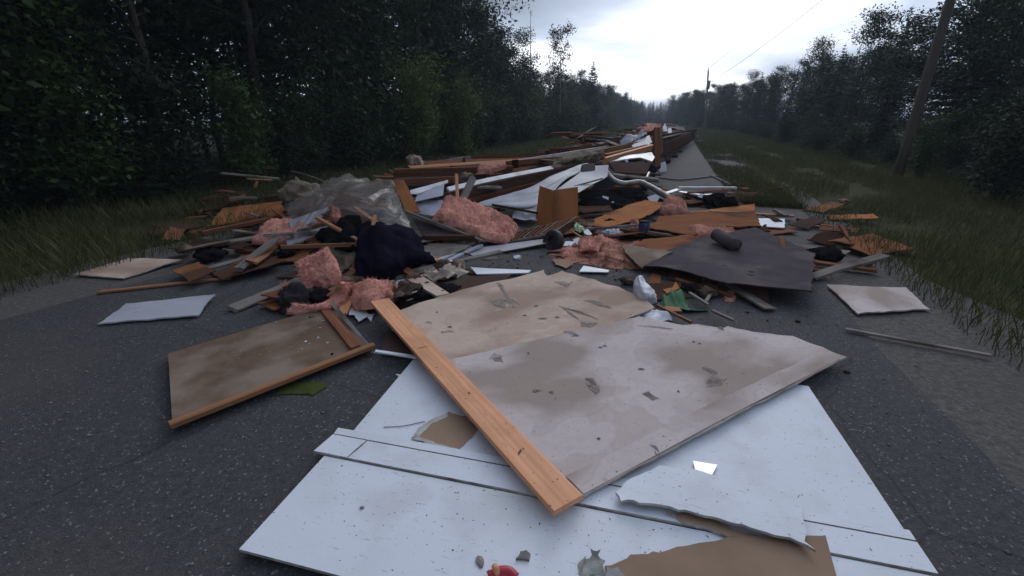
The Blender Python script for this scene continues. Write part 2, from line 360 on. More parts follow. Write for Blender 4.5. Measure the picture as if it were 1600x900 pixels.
def sheet(name, label, cat, pts, m, th=0.012, edge=None, step=0.06, tear=0.0, warp=0.0, grid=0.2, group=None, parent=None, up=True, wfreq=1.4):
    """A board or sheet with the given corners; tear roughens its rim, warp buckles it."""
    pts = [Vector(p) for p in pts]
    c = sum(pts, Vector()) / len(pts)
    n = Vector()
    for i, p in enumerate(pts):
        n += (p - c).cross(pts[(i + 1) % len(pts)] - c)
    n.normalize()
    if up and n.z < 0 or (not up and n.y > 0):
        n = -n; pts = pts[::-1]
        if isinstance(tear, (list, tuple)): tear = list(tear)[::-1]; tear = tear[1:] + tear[:1]
    le = max(range(len(pts)), key=lambda i: (pts[(i + 1) % len(pts)] - pts[i]).length)
    x = pts[(le + 1) % len(pts)] - pts[le]; x = (x - n * x.dot(n)).normalized()
    y = n.cross(x)
    mw = Matrix(((x.x, y.x, n.x, c.x), (x.y, y.y, n.y, c.y), (x.z, y.z, n.z, c.z), (0, 0, 0, 1)))
    inv = mw.inverted()
    loc = [inv @ p for p in pts]
    s = seed(); rnd = random.Random(int(s * 1000))
    bnd = []
    for i, a in enumerate(loc):
        b = loc[(i + 1) % len(loc)]
        t = tear[i] if isinstance(tear, (list, tuple)) else tear
        ln = (b - a).to_2d().length
        k = max(1, int(ln / (step if t else max(grid, step))))
        nrm = Vector((-(b - a).y, (b - a).x)); nrm = nrm / max(nrm.length, 1e-6)
        for j in range(k):
            f = j / k
            p = (a.to_2d()).lerp(b.to_2d(), f)
            if t and j:
                p = p + nrm * t * (noise.noise(Vector((f * ln * 6, s, i))) * 1.6 + noise.noise(Vector((f * ln * 22, s, i + 9))) * 0.9 + 0.5)
            bnd.append(p)
    nb = len(bnd)
    xs = [p.x for p in bnd]; ys = [p.y for p in bnd]
    inner = []
    gx = max(2, int((max(xs) - min(xs)) / grid)); gy = max(2, int((max(ys) - min(ys)) / grid))
    def inside(p):
        r = False; j = nb - 1
        for i in range(nb):
            a, b = bnd[i], bnd[j]
            if (a.y > p.y) != (b.y > p.y) and p.x < (b.x - a.x) * (p.y - a.y) / (b.y - a.y) + a.x: r = not r
            j = i
        return r
    for i in range(1, gx):
        for j in range(1, gy):
            p = Vector((min(xs) + (max(xs) - min(xs)) * i / gx, min(ys) + (max(ys) - min(ys)) * j / gy))
            if inside(p) and min((p - b).length for b in bnd) > grid * 0.35: inner.append(p)
    vs, es, fs, *_ = delaunay_2d_cdt(bnd + inner, [(i, (i + 1) % nb) for i in range(nb)], [], 1, 1e-5)
    def zof(p):
        wsum = zsum = 0
        for q in loc:
            d = (q.to_2d() - p).length
            w = 1 / (d * d + 1e-4); wsum += w; zsum += w * q.z
        return zsum / wsum + warp * (noise.noise(Vector((p.x * wfreq, p.y * wfreq, s))) + 0.35 * noise.noise(Vector((p.x * wfreq * 3, p.y * wfreq * 3, s + 5))))
    top = [Vector((v.x, v.y, zof(v))) for v in vs]
    k = len(top)
    V = list(top) + [Vector((v.x, v.y, v.z - th)) for v in top]
    F = []; mi = []; sm = []
    for f in fs:
        a, b, cc = (vs[i] for i in f)
        ar = (b - a).cross(cc - a)
        if ar < 0: f = f[::-1]
        F.append(tuple(f)); mi.append(0); sm.append(True)
        F.append(tuple(i + k for i in reversed(f))); mi.append(1); sm.append(False)
    # rim walls with verts of their own
    from collections import Counter
    cnt = Counter()
    for f in fs:
        for i in range(3): cnt[tuple(sorted((f[i], f[(i + 1) % 3])))] += 1
    for f in F[::2]:
        for i in range(3):
            a, b = f[i], f[(i + 1) % 3]
            if cnt[tuple(sorted((a, b)))] == 1:
                q = len(V)
                V += [top[a].copy(), top[b].copy(), V[b + k].copy(), V[a + k].copy()]
                F.append((q + 1, q, q + 3, q + 2)); mi.append(1); sm.append(False)
    me = raw_mesh(name, V, F, [m, edge or m], sm, mi)
    o = link_mesh(name, me)
    place(o, mw, parent)
    if parent is None: tag(o, label, cat, group)
    SURF[o.name] = (BVHTree.FromPolygons([mw @ v for v in top], [f for f, q in zip(F, mi) if q == 0]))
    return o
SURF = {}
def on(o, px, py, lift=0.0):                # the spot on a laid sheet that lies on that sight line
    h = SURF[o.name].ray_cast(Vector((0, 0, CAM_H)), ray(px, py).normalized())
    return (h[0] if h[0] is not None else G(px, py, .1)) + Vector((0, 0, lift))

def frame_mat(p0, p1, roll=0.0):
    x = (p1 - p0).normalized()
    upv = Vector((0, 0, 1)) if abs(x.z) < 0.95 else Vector((0, 1, 0))
    y = upv.cross(x).normalized(); z = x.cross(y)
    r = Matrix(((x.x, y.x, z.x, 0), (x.y, y.y, z.y, 0), (x.z, y.z, z.z, 0), (0, 0, 0, 1)))
    return Matrix.Translation(p0) @ r @ Matrix.Rotation(roll, 4, 'X')

def beam(name, label, cat, p0, p1, w, h, m, roll=0.0, group=None, parent=None, jag=0.0, bow=0.0, seg=5, endm=None):
    p0, p1 = Vector(p0), Vector(p1); L_ = (p1 - p0).length
    s = seed(); rnd = random.Random(int(s * 977))
    b = min(w, h) * 0.1
    prof = [(-w/2 + b, -h/2), (w/2 - b, -h/2), (w/2, -h/2 + b), (w/2, h/2 - b), (w/2 - b, h/2), (-w/2 + b, h/2), (-w/2, h/2 - b), (-w/2, -h/2 + b)]
    V, F, mi = [], [], []
    for i in range(seg + 1):
        f = i / seg
        by = bow * L_ * math.sin(math.pi * f) + 0.02 * w * noise.noise(Vector((f * 5, s, 0)))
        bz = 0.4 * bow * L_ * math.sin(math.pi * f * 1.5 + 1)
        for (y, z) in prof:
            xx = f * L_
            if jag and i in (0, seg): xx += (rnd.random() - 0.5) * jag
            V.append((xx, y + by, z + bz))
    for i in range(seg):
        for j in range(8):
            a = i * 8 + j; c = i * 8 + (j + 1) % 8
            F.append((a, a + 8, c + 8, c)[::-1] if False else (a, c, c + 8, a + 8)[::-1]); mi.append(0)
    F.append(tuple(range(7, -1, -1))[::-1]); mi.append(1)
    F.append(tuple(range(seg * 8, seg * 8 + 8))[::-1]); mi.append(1)
    me = raw_mesh(name, V, F, [m, endm or m], False, mi)
    bm = bmesh.new(); bm.from_mesh(me); bmesh.ops.recalc_face_normals(bm, faces=bm.faces); bm.to_mesh(me); bm.free()
    o = link_mesh(name, me); place(o, frame_mat(p0, p1, roll), parent)
    if parent is None: tag(o, label, cat, group)
    return o

def crom(P, t):
    n = len(P) - 1
    if n == 0: return P[0]
    t = min(max(t, 0), 0.99999) * n; i = int(t); f = t - i
    p1, p2 = P[i], P[i + 1]
    p0 = P[i - 1] if i > 0 else p1 * 2 - p2
    p3 = P[i + 2] if i + 2 <= n else p2 * 2 - p1
    return 0.5 * ((2 * p1) + (p2 - p0) * f + (2 * p0 - 5 * p1 + 4 * p2 - p3) * f * f + (3 * p1 - p0 - 3 * p2 + p3) * f ** 3)

def patch_pts(rows, nu, nv, lin=False):
    rows = [[Vector(p) for p in r] for r in rows]
    out = []
    for j in range(nv + 1):
        tv = j / nv
        line = [crom(r, tv) for r in rows] if not lin else [r[min(int(tv * (len(r) - 1)), len(r) - 2)].lerp(r[min(int(tv * (len(r) - 1)), len(r) - 2) + 1], tv * (len(r) - 1) - min(int(tv * (len(r) - 1)), len(r) - 2)) for r in rows]
        out.append([crom(line, i / nu) if not lin else line[min(int(i / nu * (len(line) - 1)), len(line) - 2)].lerp(line[min(int(i / nu * (len(line) - 1)), len(line) - 2) + 1], i / nu * (len(line) - 1) - min(int(i / nu * (len(line) - 1)), len(line) - 2)) for i in range(nu + 1)])
    return out

def patch(name, label, cat, rows, m, nu=40, nv=30, th=0.0, fold=0.0, ffreq=3.0, crease=0.0, cfreq=9.0, group=None, parent=None, kind=None, lin=False, ragged=0.0, corr=None, smooth=True, pleat=None):
    """A draped or bent surface through rows of points."""
    g = patch_pts(rows, nu, nv, lin)
    s = seed()
    c = sum((p for r in g for p in r), Vector()) / ((nu + 1) * (nv + 1))
    def nrm(i, j):
        a = g[j][min(i + 1, nu)] - g[j][max(i - 1, 0)]; b = g[min(j + 1, nv)][i] - g[max(j - 1, 0)][i]
        n = a.cross(b)
        return n.normalized() if n.length > 1e-9 else Vector((0, 0, 1))
    V = []
    NN = [[nrm(i, j) for i in range(nu + 1)] for j in range(nv + 1)]
    flip = NN[nv // 2][nu // 2].z < 0
    for j in range(nv + 1):
        for i in range(nu + 1):
            p = g[j][i]; n = -NN[j][i] if flip else NN[j][i]
            q = p.copy()
            if fold: q += n * fold * noise.noise(Vector((p.x * ffreq, p.y * ffreq, p.z * ffreq + s)))
            if crease: q += n * crease * (0.5 - abs(noise.noise(Vector((p.x * cfreq + s, p.y * cfreq, p.z * cfreq))))  * 2)
            if corr: q += n * corr[0] * math.sin(j / nv * corr[1] * 2 * math.pi)
            if pleat: q += n * pleat[0] * (0.5 - abs(noise.noise(Vector((i / nu * pleat[1] + pleat[3] * j / nv + 0.8 * noise.noise(p * 1.5), j / nv * pleat[2] + s, s)))) * 2.2)
            if pleat and len(pleat) > 4: q += n * pleat[4] * noise.noise(Vector((i / nu * pleat[1] * 3.2 + pleat[3] * 3 * j / nv, j / nv * 1.4, s + 4)))
            if ragged and (i in (0, nu) or j in (0, nv)):
                q += Vector((noise.noise(p * 9 + Vector((s, 0, 0))), noise.noise(p * 9 + Vector((0, s, 0))), 0.3 * noise.noise(p * 9))) * ragged
            V.append(q - c)
    F = []
    for j in range(nv):
        for i in range(nu):
            a = j * (nu + 1) + i
            f = (a, a + 1, a + nu + 2, a + nu + 1)
            F.append(f[::-1] if flip else f)
    if th:
        k = len(V)
        for j in range(nv + 1):
            for i in range(nu + 1):
                n = -NN[j][i] if flip else NN[j][i]
                V.append(V[j * (nu + 1) + i] - n * th)
        F += [tuple(x + k for x in reversed(f)) for f in F]
        rim = [i for i in range(nu + 1)] + [(j) * (nu + 1) + nu for j in range(1, nv + 1)] + [nv * (nu + 1) + i for i in range(nu - 1, -1, -1)] + [j * (nu + 1) for j in range(nv - 1, 0, -1)]
        for q in range(len(rim)):
            a, b = rim[q], rim[(q + 1) % len(rim)]
            F.append((a, a + k, b + k, b) if not flip else (b, b + k, a + k, a))
    me = raw_mesh(name, V, F, [m], smooth)
    o = link_mesh(name, me); place(o, Matrix.Translation(c), parent)
    if parent is None: tag(o, label, cat, group, kind)
    return o

def tube(name, label, cat, pts, r, m, sides=10, n=24, group=None, parent=None, taper=None):
    pts = [Vector(p) for p in pts]
    path = [crom(pts, i / n) for i in range(n + 1)]
    c = path[0].copy()
    V, F = [], []
    for i, p in enumerate(path):
        d = (path[min(i + 1, n)] - path[max(i - 1, 0)]).normalized()
        u = d.cross(Vector((0, 0, 1)) if abs(d.z) < 0.9 else Vector((1, 0, 0))).normalized(); w = d.cross(u)
        rr = r if taper is None else r + (taper - r) * i / n
        for k in range(sides):
            a = 2 * math.pi * k / sides
            V.append(p + (u * math.cos(a) + w * math.sin(a)) * rr - c)
    for i in range(n):
        for k in range(sides):
            a = i * sides + k; b = i * sides + (k + 1) % sides
            F.append((a, b, b + sides, a + sides))
    F.append(tuple(range(sides))[::-1]); F.append(tuple(range(n * sides, n * sides + sides)))
    me = raw_mesh(name, V, F, [m], True)
    o = link_mesh(name, me); place(o, Matrix.Translation(c), parent)
    if parent is None: tag(o, label, cat, group)
    return o

def batt(name, label, cat, rows, m, th=0.09, nu=54, nv=40, lump=0.035, fuzz=900, group=None, parent=None, rag=0.05):
    """Fibreglass wool: a thick torn pad with a flaky, lumpy face and loose fibres."""
    g = patch_pts(rows, nu, nv)
    s = seed(); rnd = random.Random(int(s * 331))
    c = sum((p for r in g for p in r), Vector()) / ((nu + 1) * (nv + 1))
    a0 = g[nv // 2][nu] - g[nv // 2][0]; b0 = g[nv][nu // 2] - g[0][nu // 2]
    flip = a0.cross(b0).z < 0 if abs(a0.cross(b0).normalized().z) > 0.15 else a0.cross(b0).y > 0
    V, NR = [], []
    for j in range(nv + 1):
        for i in range(nu + 1):
            a = g[j][min(i + 1, nu)] - g[j][max(i - 1, 0)]; b = g[min(j + 1, nv)][i] - g[max(j - 1, 0)][i]
            n = a.cross(b).normalized()
            if flip: n = -n
            p = g[j][i]
            e = min(i, nu - i) / nu * a0.length; e2 = min(j, nv - j) / nv * b0.length
            prof = min(1, (min(e, e2) / (th * 0.7)) ** 0.5) if th else 1
            h = th * prof
            q = p * 1.0
            d = lump * (noise.noise(q * 7 + Vector((s, 0, 0))) + 0.8 * abs(noise.noise(q * 16 + Vector((0, s, 0)))) + 0.5 * noise.noise(q * 34 + Vector((0, 0, s))) + 0.25 * noise.noise(q * 70))
            edge_w = Vector((noise.noise(q * 8 + Vector((s, 3, 0))), noise.noise(q * 8 + Vector((3, s, 0))), 0)) * rag * (1 - prof * 0.7)
            V.append(p + n * (h + d * (0.35 + 0.65 * prof)) + edge_w - c); NR.append(n)
    k = len(V)
    for j in range(nv + 1):
        for i in range(nu + 1):
            V.append(g[j][i] - c)
    F = []
    for j in range(nv):
        for i in range(nu):
            q = j * (nu + 1) + i
            f = (q, q + 1, q + nu + 2, q + nu + 1)
            if flip: f = f[::-1]
            F.append(f); F.append(tuple(x + k for x in reversed(f)))
    rim = [i for i in range(nu + 1)] + [(j) * (nu + 1) + nu for j in range(1, nv + 1)] + [nv * (nu + 1) + i for i in range(nu - 1, -1, -1)] + [j * (nu + 1) for j in range(nv - 1, 0, -1)]
    for q in range(len(rim)):
        a, b = rim[q], rim[(q + 1) % len(rim)]
        F.append((a, a + k, b + k, b) if not flip else (b, b + k, a + k, a))
    fuzz *= 3
    for _ in range(fuzz):
        i = rnd.randrange(k); p = V[i]; n = NR[i]
        t = Vector((rnd.uniform(-1, 1), rnd.uniform(-1, 1), rnd.uniform(-1, 1))).normalized()
        w = t.cross(n); w = w.normalized() if w.length > 1e-4 else Vector((1, 0, 0))
        l = rnd.uniform(0.008, 0.03) if rnd.random() < .93 else rnd.uniform(.03, .06); q = len(V)
        V += [p - w * min(l * 0.16, .004), p + w * min(l * 0.16, .004), p + (n * 0.4 + t * 0.8) * l]
        F.append((q, q + 1, q + 2))
    me = raw_mesh(name, V, F, [m], [True] * (len(F) - fuzz) + [False] * fuzz)
    o = link_mesh(name, me); place(o, Matrix.Translation(c), parent)
    if parent is None: tag(o, label, cat, group)
    return o

def lump(name, label, cat, c, size, m, disp=0.3, freq=2.0, crease=0.1, cfreq=7, sub=4, group=None, parent=None, flat=True, rz=0.0, lean=(0, 0), smooth=True):
    bm = bmesh.new(); bmesh.ops.create_icosphere(bm, subdivisions=sub, radius=1.0)
    s = seed()
    for v in bm.verts:
        n = v.co.normalized()
        k = 1 + disp * noise.noise(n * freq + Vector((s, 0, 0))) + crease * (0.4 - abs(noise.noise(n * cfreq + Vector((0, s, 0)))) * 2)
        v.co = n * k
        if flat and v.co.z < -0.55: v.co.z = -0.55 - 0.05 * noise.noise(n * 9)
        v.co.x += lean[0] * v.co.z; v.co.y += lean[1] * v.co.z
        v.co = Vector((v.co.x * size[0], v.co.y * size[1], v.co.z * size[2]))
    me = bpy.data.meshes.new(name); bm.to_mesh(me); bm.free(); me.materials.append(m)
    me.polygons.foreach_set('use_smooth', [smooth] * len(me.polygons))
    o = link_mesh(name, me); place(o, Matrix.Translation(Vector(c)) @ Matrix.Rotation(rz, 4, 'Z'), parent)
    if parent is None: tag(o, label, cat, group)
    return o

def shard(name, label, cat, c, r, m, th=0.006, n=5, rz=None, tilt=(0, 0), group=None, parent=None, asp=1.0):
    rnd = random.Random(int(seed() * 517))
    rz = rnd.uniform(0, 6.28) if rz is None else rz
    pts = []
    for i in range(n):
        a = 2 * math.pi * (i + rnd.uniform(-0.3, 0.3)) / n; q = r * rnd.uniform(0.6, 1.15)
        x, y = q * math.cos(a) * asp, q * math.sin(a)
        X, Y = x * math.cos(rz) - y * math.sin(rz), x * math.sin(rz) + y * math.cos(rz)
        pts.append(Vector(c) + Vector((X, Y, X * tilt[0] + Y * tilt[1])))
    return sheet(name, label, cat, pts, m, th, grid=1.0, group=group, parent=parent)

# ================================================================== THE SETTING
RD = Vector((0.33, 0.944, 0)).normalized(); RL = Vector((-RD.y, RD.x, 0)); RO = Vector((1.48, 0, 0))
def road_pt(t, s, z=0.0):
    p = RO + RD * t + RL * s
    return Vector((p.x, p.y, z))

def ground_mats():
    def asphalt_x(N, L, t, ad, c, mixc, rng_n, noise_n):
        v = N.new('ShaderNodeTexVoronoi'); v.inputs['Scale'].default_value = 120; L.new(t.outputs['Object'], v.inputs['Vector'])
        h = N.new('ShaderNodeSeparateColor'); L.new(v.outputs['Color'], h.inputs[0])
        c = mixc(rng_n(h.outputs[0], 0.55, 1.0, 0, 0.6), c, (0.115, 0.11, 0.115))
        c = mixc(rng_n(h.outputs[1], 0.965, 0.985, 0, 0.8), c, (0.26, 0.25, 0.25))
        wv = N.new('ShaderNodeVectorMath'); wv.operation = 'ADD'
        nw = noise_n(1.5, 3, 0.6, ad); L.new(ad.outputs[0], wv.inputs[0]); ws = N.new('ShaderNodeVectorMath'); ws.operation = 'SCALE'; ws.inputs['Scale'].default_value = 0.3; L.new(nw.outputs['Color'], ws.inputs[0]); L.new(ws.outputs[0], wv.inputs[1])
        ve = N.new('ShaderNodeTexVoronoi'); ve.feature = 'DISTANCE_TO_EDGE'; ve.inputs['Scale'].default_value = 0.55; L.new(wv.outputs[0], ve.inputs['Vector'])
        c = mixc(rng_n(ve.outputs['Distance'], 0.001, 0.006, 0.45, 0.0), c, (0.02, 0.015, 0.015))
        n = noise_n(0.7, 5, 0.6, ad)
        return mixc(rng_n(n.outputs['Fac'], 0.5, 0.7, 0, 0.55), c, (0.105, 0.097, 0.092))
    M['asphalt'] = mat('asphalt', (0.060, 0.060, 0.065), 0.85, 0.3, 30, extra=asphalt_x, bump=0.9, bscale=130, spec=0.3)
    M['shoulder'] = mat('gravel_shoulder', (0.125, 0.115, 0.108), 0.95, 0.4, 25, extra=asphalt_x, bump=1.0, bscale=90, spec=0.15)
    M['soil'] = mat('verge_soil', (0.050, 0.050, 0.024), 0.95, 0.4, 3, col2=(0.035, 0.045, 0.016), c2scale=0.8, bump=1.0, bscale=15, spec=0.05)
    M['litter'] = mat('forest_floor', (0.022, 0.020, 0.013), 0.95, 0.4, 4, col2=(0.015, 0.02, 0.008), c2scale=1.0, bump=1.0, bscale=15, spec=0.05)
ground_mats()

def strip(name, s0, s1, t0, t1, z, m, nt=60, ns=8, rough=0.0, edge=0.0):
    V, F = [], []
    sd_ = seed()
    for i in range(nt + 1):
        t = t0 + (t1 - t0) * (i / nt)
        for j in range(ns + 1):
            s = s0 + (s1 - s0) * j / ns
            if edge and j in (0, ns): s += edge * noise.noise(Vector((t * 0.5, j, sd_))) + edge * 0.6 * noise.noise(Vector((t * 2.3, j, sd_)))
            p = road_pt(t, s, z)
            if rough and 0 < j < ns: p.z += rough * noise.noise(p * 0.5)
            V.append(p)
    for i in range(nt):
        for j in range(ns):
            a = i * (ns + 1) + j
            F.append((a, a + 1, a + ns + 2, a + ns + 1)[::-1])
    o = link_mesh(name, raw_mesh(name, V, F, [m], True))
    o['kind'] = 'structure'
    return o
gm = raw_mesh('ground', [(-900, -300, -0.03), (900, -300, -0.03), (900, 1500, -0.03), (-900, 1500, -0.03)], [(0, 1, 2, 3)], [M['soil']])
link_mesh('ground', gm)['kind'] = 'structure'
strip('forest_floor', 10.8, 60, -60, 260, -0.02, M['litter'], 60, 6)
strip('gravel_shoulder', -1.3, 7.6, -40, 260, -0.012, M['shoulder'], 300, 8, 0, 0.35)
strip('road', -0.2, 6.4, -40, 260, 0.0, M['asphalt'], 300, 8, 0, 0.12)

# loose stones and grit on the road (uncountable)
def grit(name, label, n, area, smin, smax, m, zf=None, flat=0.6):
    base = np.array([(1, 0, 0), (0, 1, 0), (-1, 0, 0), (0, -1, 0), (0, 0, 1), (0, 0, -0.6)], float)
    fs = np.array([(0, 1, 4), (1, 2, 4), (2, 3, 4), (3, 0, 4), (1, 0, 5), (2, 1, 5), (3, 2, 5), (0, 3, 5)])
    Vs, Fs = [], []
    for i in range(n):
        p = area()
        s = smin + (smax - smin) * rng.random() ** 3
        a = rng.random() * 6.28
        q = base * (s * rng.uniform(0.5, 1.1, (6, 1))) * np.array([1, rng.uniform(0.5, 1), flat])
        x = q[:, 0] * math.cos(a) - q[:, 1] * math.sin(a); y = q[:, 0] * math.sin(a) + q[:, 1] * math.cos(a)
        Vs.append(np.stack([x + p[0], y + p[1], q[:, 2] + p[2] + s * flat * 0.4], 1)); Fs.append(fs + 6 * i)
    o = link_mesh(name, fast_mesh(name, np.concatenate(Vs), np.concatenate(Fs), [m]))
    tag(o, label, 'gravel', kind='stuff')
def a_road():
    y = 0.9 + 9 * random.random() ** 1.6
    return (random.uniform(-4.5 , 2.0) + y * 0.2, y, 0.0)
grit('gravel', 'loose stones and grit strewn over the dark asphalt', 5200, a_road, 0.002, 0.014, M['stone'])

# ------------------------------------------------------------------ foliage builders
def tube_arr(path, r0, r1, sides=6):
    n = len(path) - 1; V = []; F = []
    for i, p in enumerate(path):
        d = (path[min(i + 1, n)] - path[max(i - 1, 0)]).normalized()
        u = d.cross(Vector((0.3, 1, 0.1))).normalized(); w = d.cross(u)
        r = r0 + (r1 - r0) * i / n
        for k in range(sides):
            a = 6.2832 * k / sides
            V.append(p + (u * math.cos(a) + w * math.sin(a)) * r)
    for i in range(n):
        for k in range(sides):
            a = i * sides + k; b = i * sides + (k + 1) % sides
            F.append((a, b, b + sides, a + sides))
    return V, F
class Wood:
    def __init__(s): s.V, s.F = [], []
    def add(s, path, r0, r1, sides=6):
        v, f = tube_arr(path, r0, r1, sides); k = len(s.V)
        s.V += v; s.F += [tuple(i + k for i in q) for q in f]
def leaf_quads(C, size, asp=0.6, up=0.35, nr=None):
    """One four-cornered leaf at every centre, turned at random, leaning to the light."""
    n = len(C); nr = nr or rng
    nv = nr.normal(size=(n, 3)); nv[:, 2] = np.abs(nv[:, 2]) + up; nv /= np.linalg.norm(nv, axis=1)[:, None]
    a = nr.normal(size=(n, 3)); u = np.cross(nv, a); u /= np.linalg.norm(u, axis=1)[:, None]; v = np.cross(nv, u)
    L_ = (size * nr.uniform(0.4, 1.6, n))[:, None]
    P = np.stack([C - u * L_ * 0.5, C + v * L_ * asp * 0.5 - u * L_ * 0.05, C + u * L_ * 0.5, C - v * L_ * asp * 0.5 - u * L_ * 0.05], 1).reshape(-1, 3)
    return P, np.arange(4 * n).reshape(n, 4)

def tree_meshes_leafy(name, h, nlimb, nleaf, spread, size, base=0.18, m='leaf', bark='bark', sd=1, clump=0.3, r=0.09):
    rnd = random.Random(sd); nr = np.random.default_rng(sd)
    W_ = Wood()
    tr = [Vector((0.03 * h * noise.noise(Vector((i * 0.6, sd, 0))), 0.03 * h * noise.noise(Vector((i * 0.6, 0, sd))), h * i / 9)) for i in range(10)]
    tr[0] = Vector((0, 0, -0.3)); W_.add(tr, r, 0.012, 7)
    anchors, wts = [], []
    for q in range(nlimb):
        f = base + (0.97 - base) * (q + rnd.random()) / nlimb
        p = crom(tr, f); az = rnd.uniform(0, 6.28) ; el = rnd.uniform(0.25, 0.9)
        ln = spread * (1.05 - 0.75 * f) * rnd.uniform(0.65, 1.2) * (0.7 + 0.6 * min(1, (f - base) * 4))
        d = Vector((math.cos(az) * math.cos(el), math.sin(az) * math.cos(el), math.sin(el)))
        path = [p]
        for k in range(1, 5):
            path.append(p + d * ln * k / 4 + Vector((rnd.uniform(-1, 1), rnd.uniform(-1, 1), rnd.uniform(-.6, .8))) * 0.07 * ln)
        W_.add(path, 0.03 * (1.1 - f), 0.006, 5)
        for k in range(2, 5):
            for b in range(3):
                e = path[k] + Vector((rnd.uniform(-1, 1), rnd.uniform(-1, 1), rnd.uniform(-0.5, 0.8))) * 0.35 * ln
                W_.add([path[k], (path[k] + e) / 2 + Vector((0, 0, 0.02)), e], 0.009, 0.003, 3)
                anchors += [e, (path[k] + e) / 2]; wts += [1, 0.7]
    A = np.array([tuple(a) for a in anchors]); wts = np.array(wts) / sum(wts)
    idx = nr.choice(len(A), nleaf, p=wts)
    C = A[idx] + nr.normal(size=(nleaf, 3)) * clump * np.array([1, 1, 0.75])
    P, Fq = leaf_quads(C, size, nr=nr)
    return raw_mesh(name + '_trunk', W_.V, W_.F, [M[bark]], True), fast_mesh(name + '_crown', P, Fq, [M[m]])

def tree_meshes_spruce(name, h, sd=1, width=0.2, dens=1.0, m='needle'):
    rnd = random.Random(sd); nr = np.random.default_rng(sd)
    W_ = Wood()
    W_.add([Vector((0, 0, -0.3)), Vector((0.02, 0, h * 0.5)), Vector((0, 0.02, h))], 0.012 * h, 0.008, 7)
    P_, F_ = [], []; q = 0
    z = 0.06 * h
    while z < h * 0.985:
        f = z / h
        nb = rnd.randint(6, 8) if f < 0.9 else 4
        for b in range(nb):
            az = rnd.uniform(0, 6.28); ln = (h * width * (1 - f) ** 0.85 + 0.06) * rnd.uniform(0.7, 1.15)
            droop = -0.35 + 0.75 * f + rnd.uniform(-0.12, 0.12)
            d = Vector((math.cos(az), math.sin(az), droop)).normalized(); sde = Vector((-math.sin(az), math.cos(az), 0))
            p0 = Vector((0, 0, z + rnd.uniform(-0.06, 0.06)))
            tip = p0 + d * ln + Vector((0, 0, 0.12 * ln))
            W_.add([p0, (p0 + tip) / 2 - Vector((0, 0, 0.04 * ln)), tip], 0.012, 0.003, 3)
            ns = max(4, int(ln * 17 * dens))
            for k in range(ns):
                g = (k + 0.6) / ns; c = p0.lerp(tip, g) - Vector((0, 0, 0.16 * ln * g * (1 - g)))
                for sg in (-1, 1):
                    l2 = (0.34 * ln * (1.1 - g) + 0.07) * rnd.uniform(0.7, 1.2)
                    e = c + (sde * sg * 0.8 + d * 0.65 + Vector((0, 0, rnd.uniform(-0.45, 0.1)))).normalized() * l2
                    wv = Vector((0, 0, 1)).cross(e - c).normalized() * (0.028 + 0.03 * rnd.random()) + Vector((0, 0, rnd.uniform(-0.03, 0.03)))
                    P_ += [tuple(c), tuple((c + e) / 2 + wv), tuple(e), tuple((c + e) / 2 - wv)]
                    F_.append((q, q + 1, q + 2, q + 3)); q += 4
        z += rnd.uniform(0.17, 0.30) * (h / 9) ** 0.5
    return raw_mesh(name + '_trunk', W_.V, W_.F, [M['bark']], True), fast_mesh(name + '_crown', P_, F_, [M[m]])

def shrub_meshes(name, h, nleaf, w, m, sd, size=0.085):
    rnd = random.Random(sd); nr = np.random.default_rng(sd)
    W_ = Wood(); A = []
    for q in range(11):
        az = rnd.uniform(0, 6.28); lean = rnd.uniform(0.05, 0.55) * w
        tip = Vector((math.cos(az) * lean * 1.5, math.sin(az) * lean * 1.5, h * rnd.uniform(0.55, 1.0)))
        path = [Vector((math.cos(az) * 0.1, math.sin(az) * 0.1, -0.1)), tip * 0.5 + Vector((rnd.uniform(-.1, .1), rnd.uniform(-.1, .1), 0)), tip]
        W_.add(path, 0.018, 0.004, 4)
        for k in range(12): A.append(crom(path, rnd.uniform(0.15, 1.0)) + Vector((rnd.gauss(0, .18), rnd.gauss(0, .18), rnd.gauss(0, .12))) * w)
    A = np.array([tuple(a) for a in A])
    C = A[nr.integers(0, len(A), nleaf)] + nr.normal(size=(nleaf, 3)) * np.array([0.17, 0.17, 0.15])
    C[:, 2] = np.abs(C[:, 2])
    P, Fq = leaf_quads(C, size, 0.5, nr=nr)
    return raw_mesh(name + '_stem', W_.V, W_.F, [M['bark']], True), fast_mesh(name + '_foliage', P, Fq, [M[m]])

def put(kind, meshes, parts, loc, rz, sc, label, cat, group=None):
    r = empty(kind, loc, rz); r.scale = (sc[0], sc[0], sc[1])
    tag(r, label, cat, group)
    for nm, me in zip(parts, meshes):
        o = bpy.data.objects.new(nm, me); COL.objects.link(o); o.parent = r
    return r

LEAFY = [tree_meshes_leafy('leafy_a', 10, 26, 9500, 3.1, 0.15, 0.10, sd=3), tree_meshes_leafy('leafy_b', 10, 30, 10500, 2.6, 0.14, 0.06, sd=11, clump=0.34),
         tree_meshes_leafy('leafy_c', 10, 24, 8500, 3.4, 0.16, 0.14, sd=23)]
SPRUCE = [tree_meshes_spruce('spruce_a', 9, 5, 0.20), tree_meshes_spruce('spruce_b', 9, 9, 0.17), tree_meshes_spruce('spruce_c', 9, 19, 0.24, 0.9)]
SHRUB = [shrub_meshes('shrub_a', 2.6, 5200, 1.0, 'leaf', 4), shrub_meshes('shrub_b', 3.0, 5600, 0.9, 'leaf_pale', 8), shrub_meshes('shrub_c', 2.0, 4200, 1.15, 'leaf', 15)]

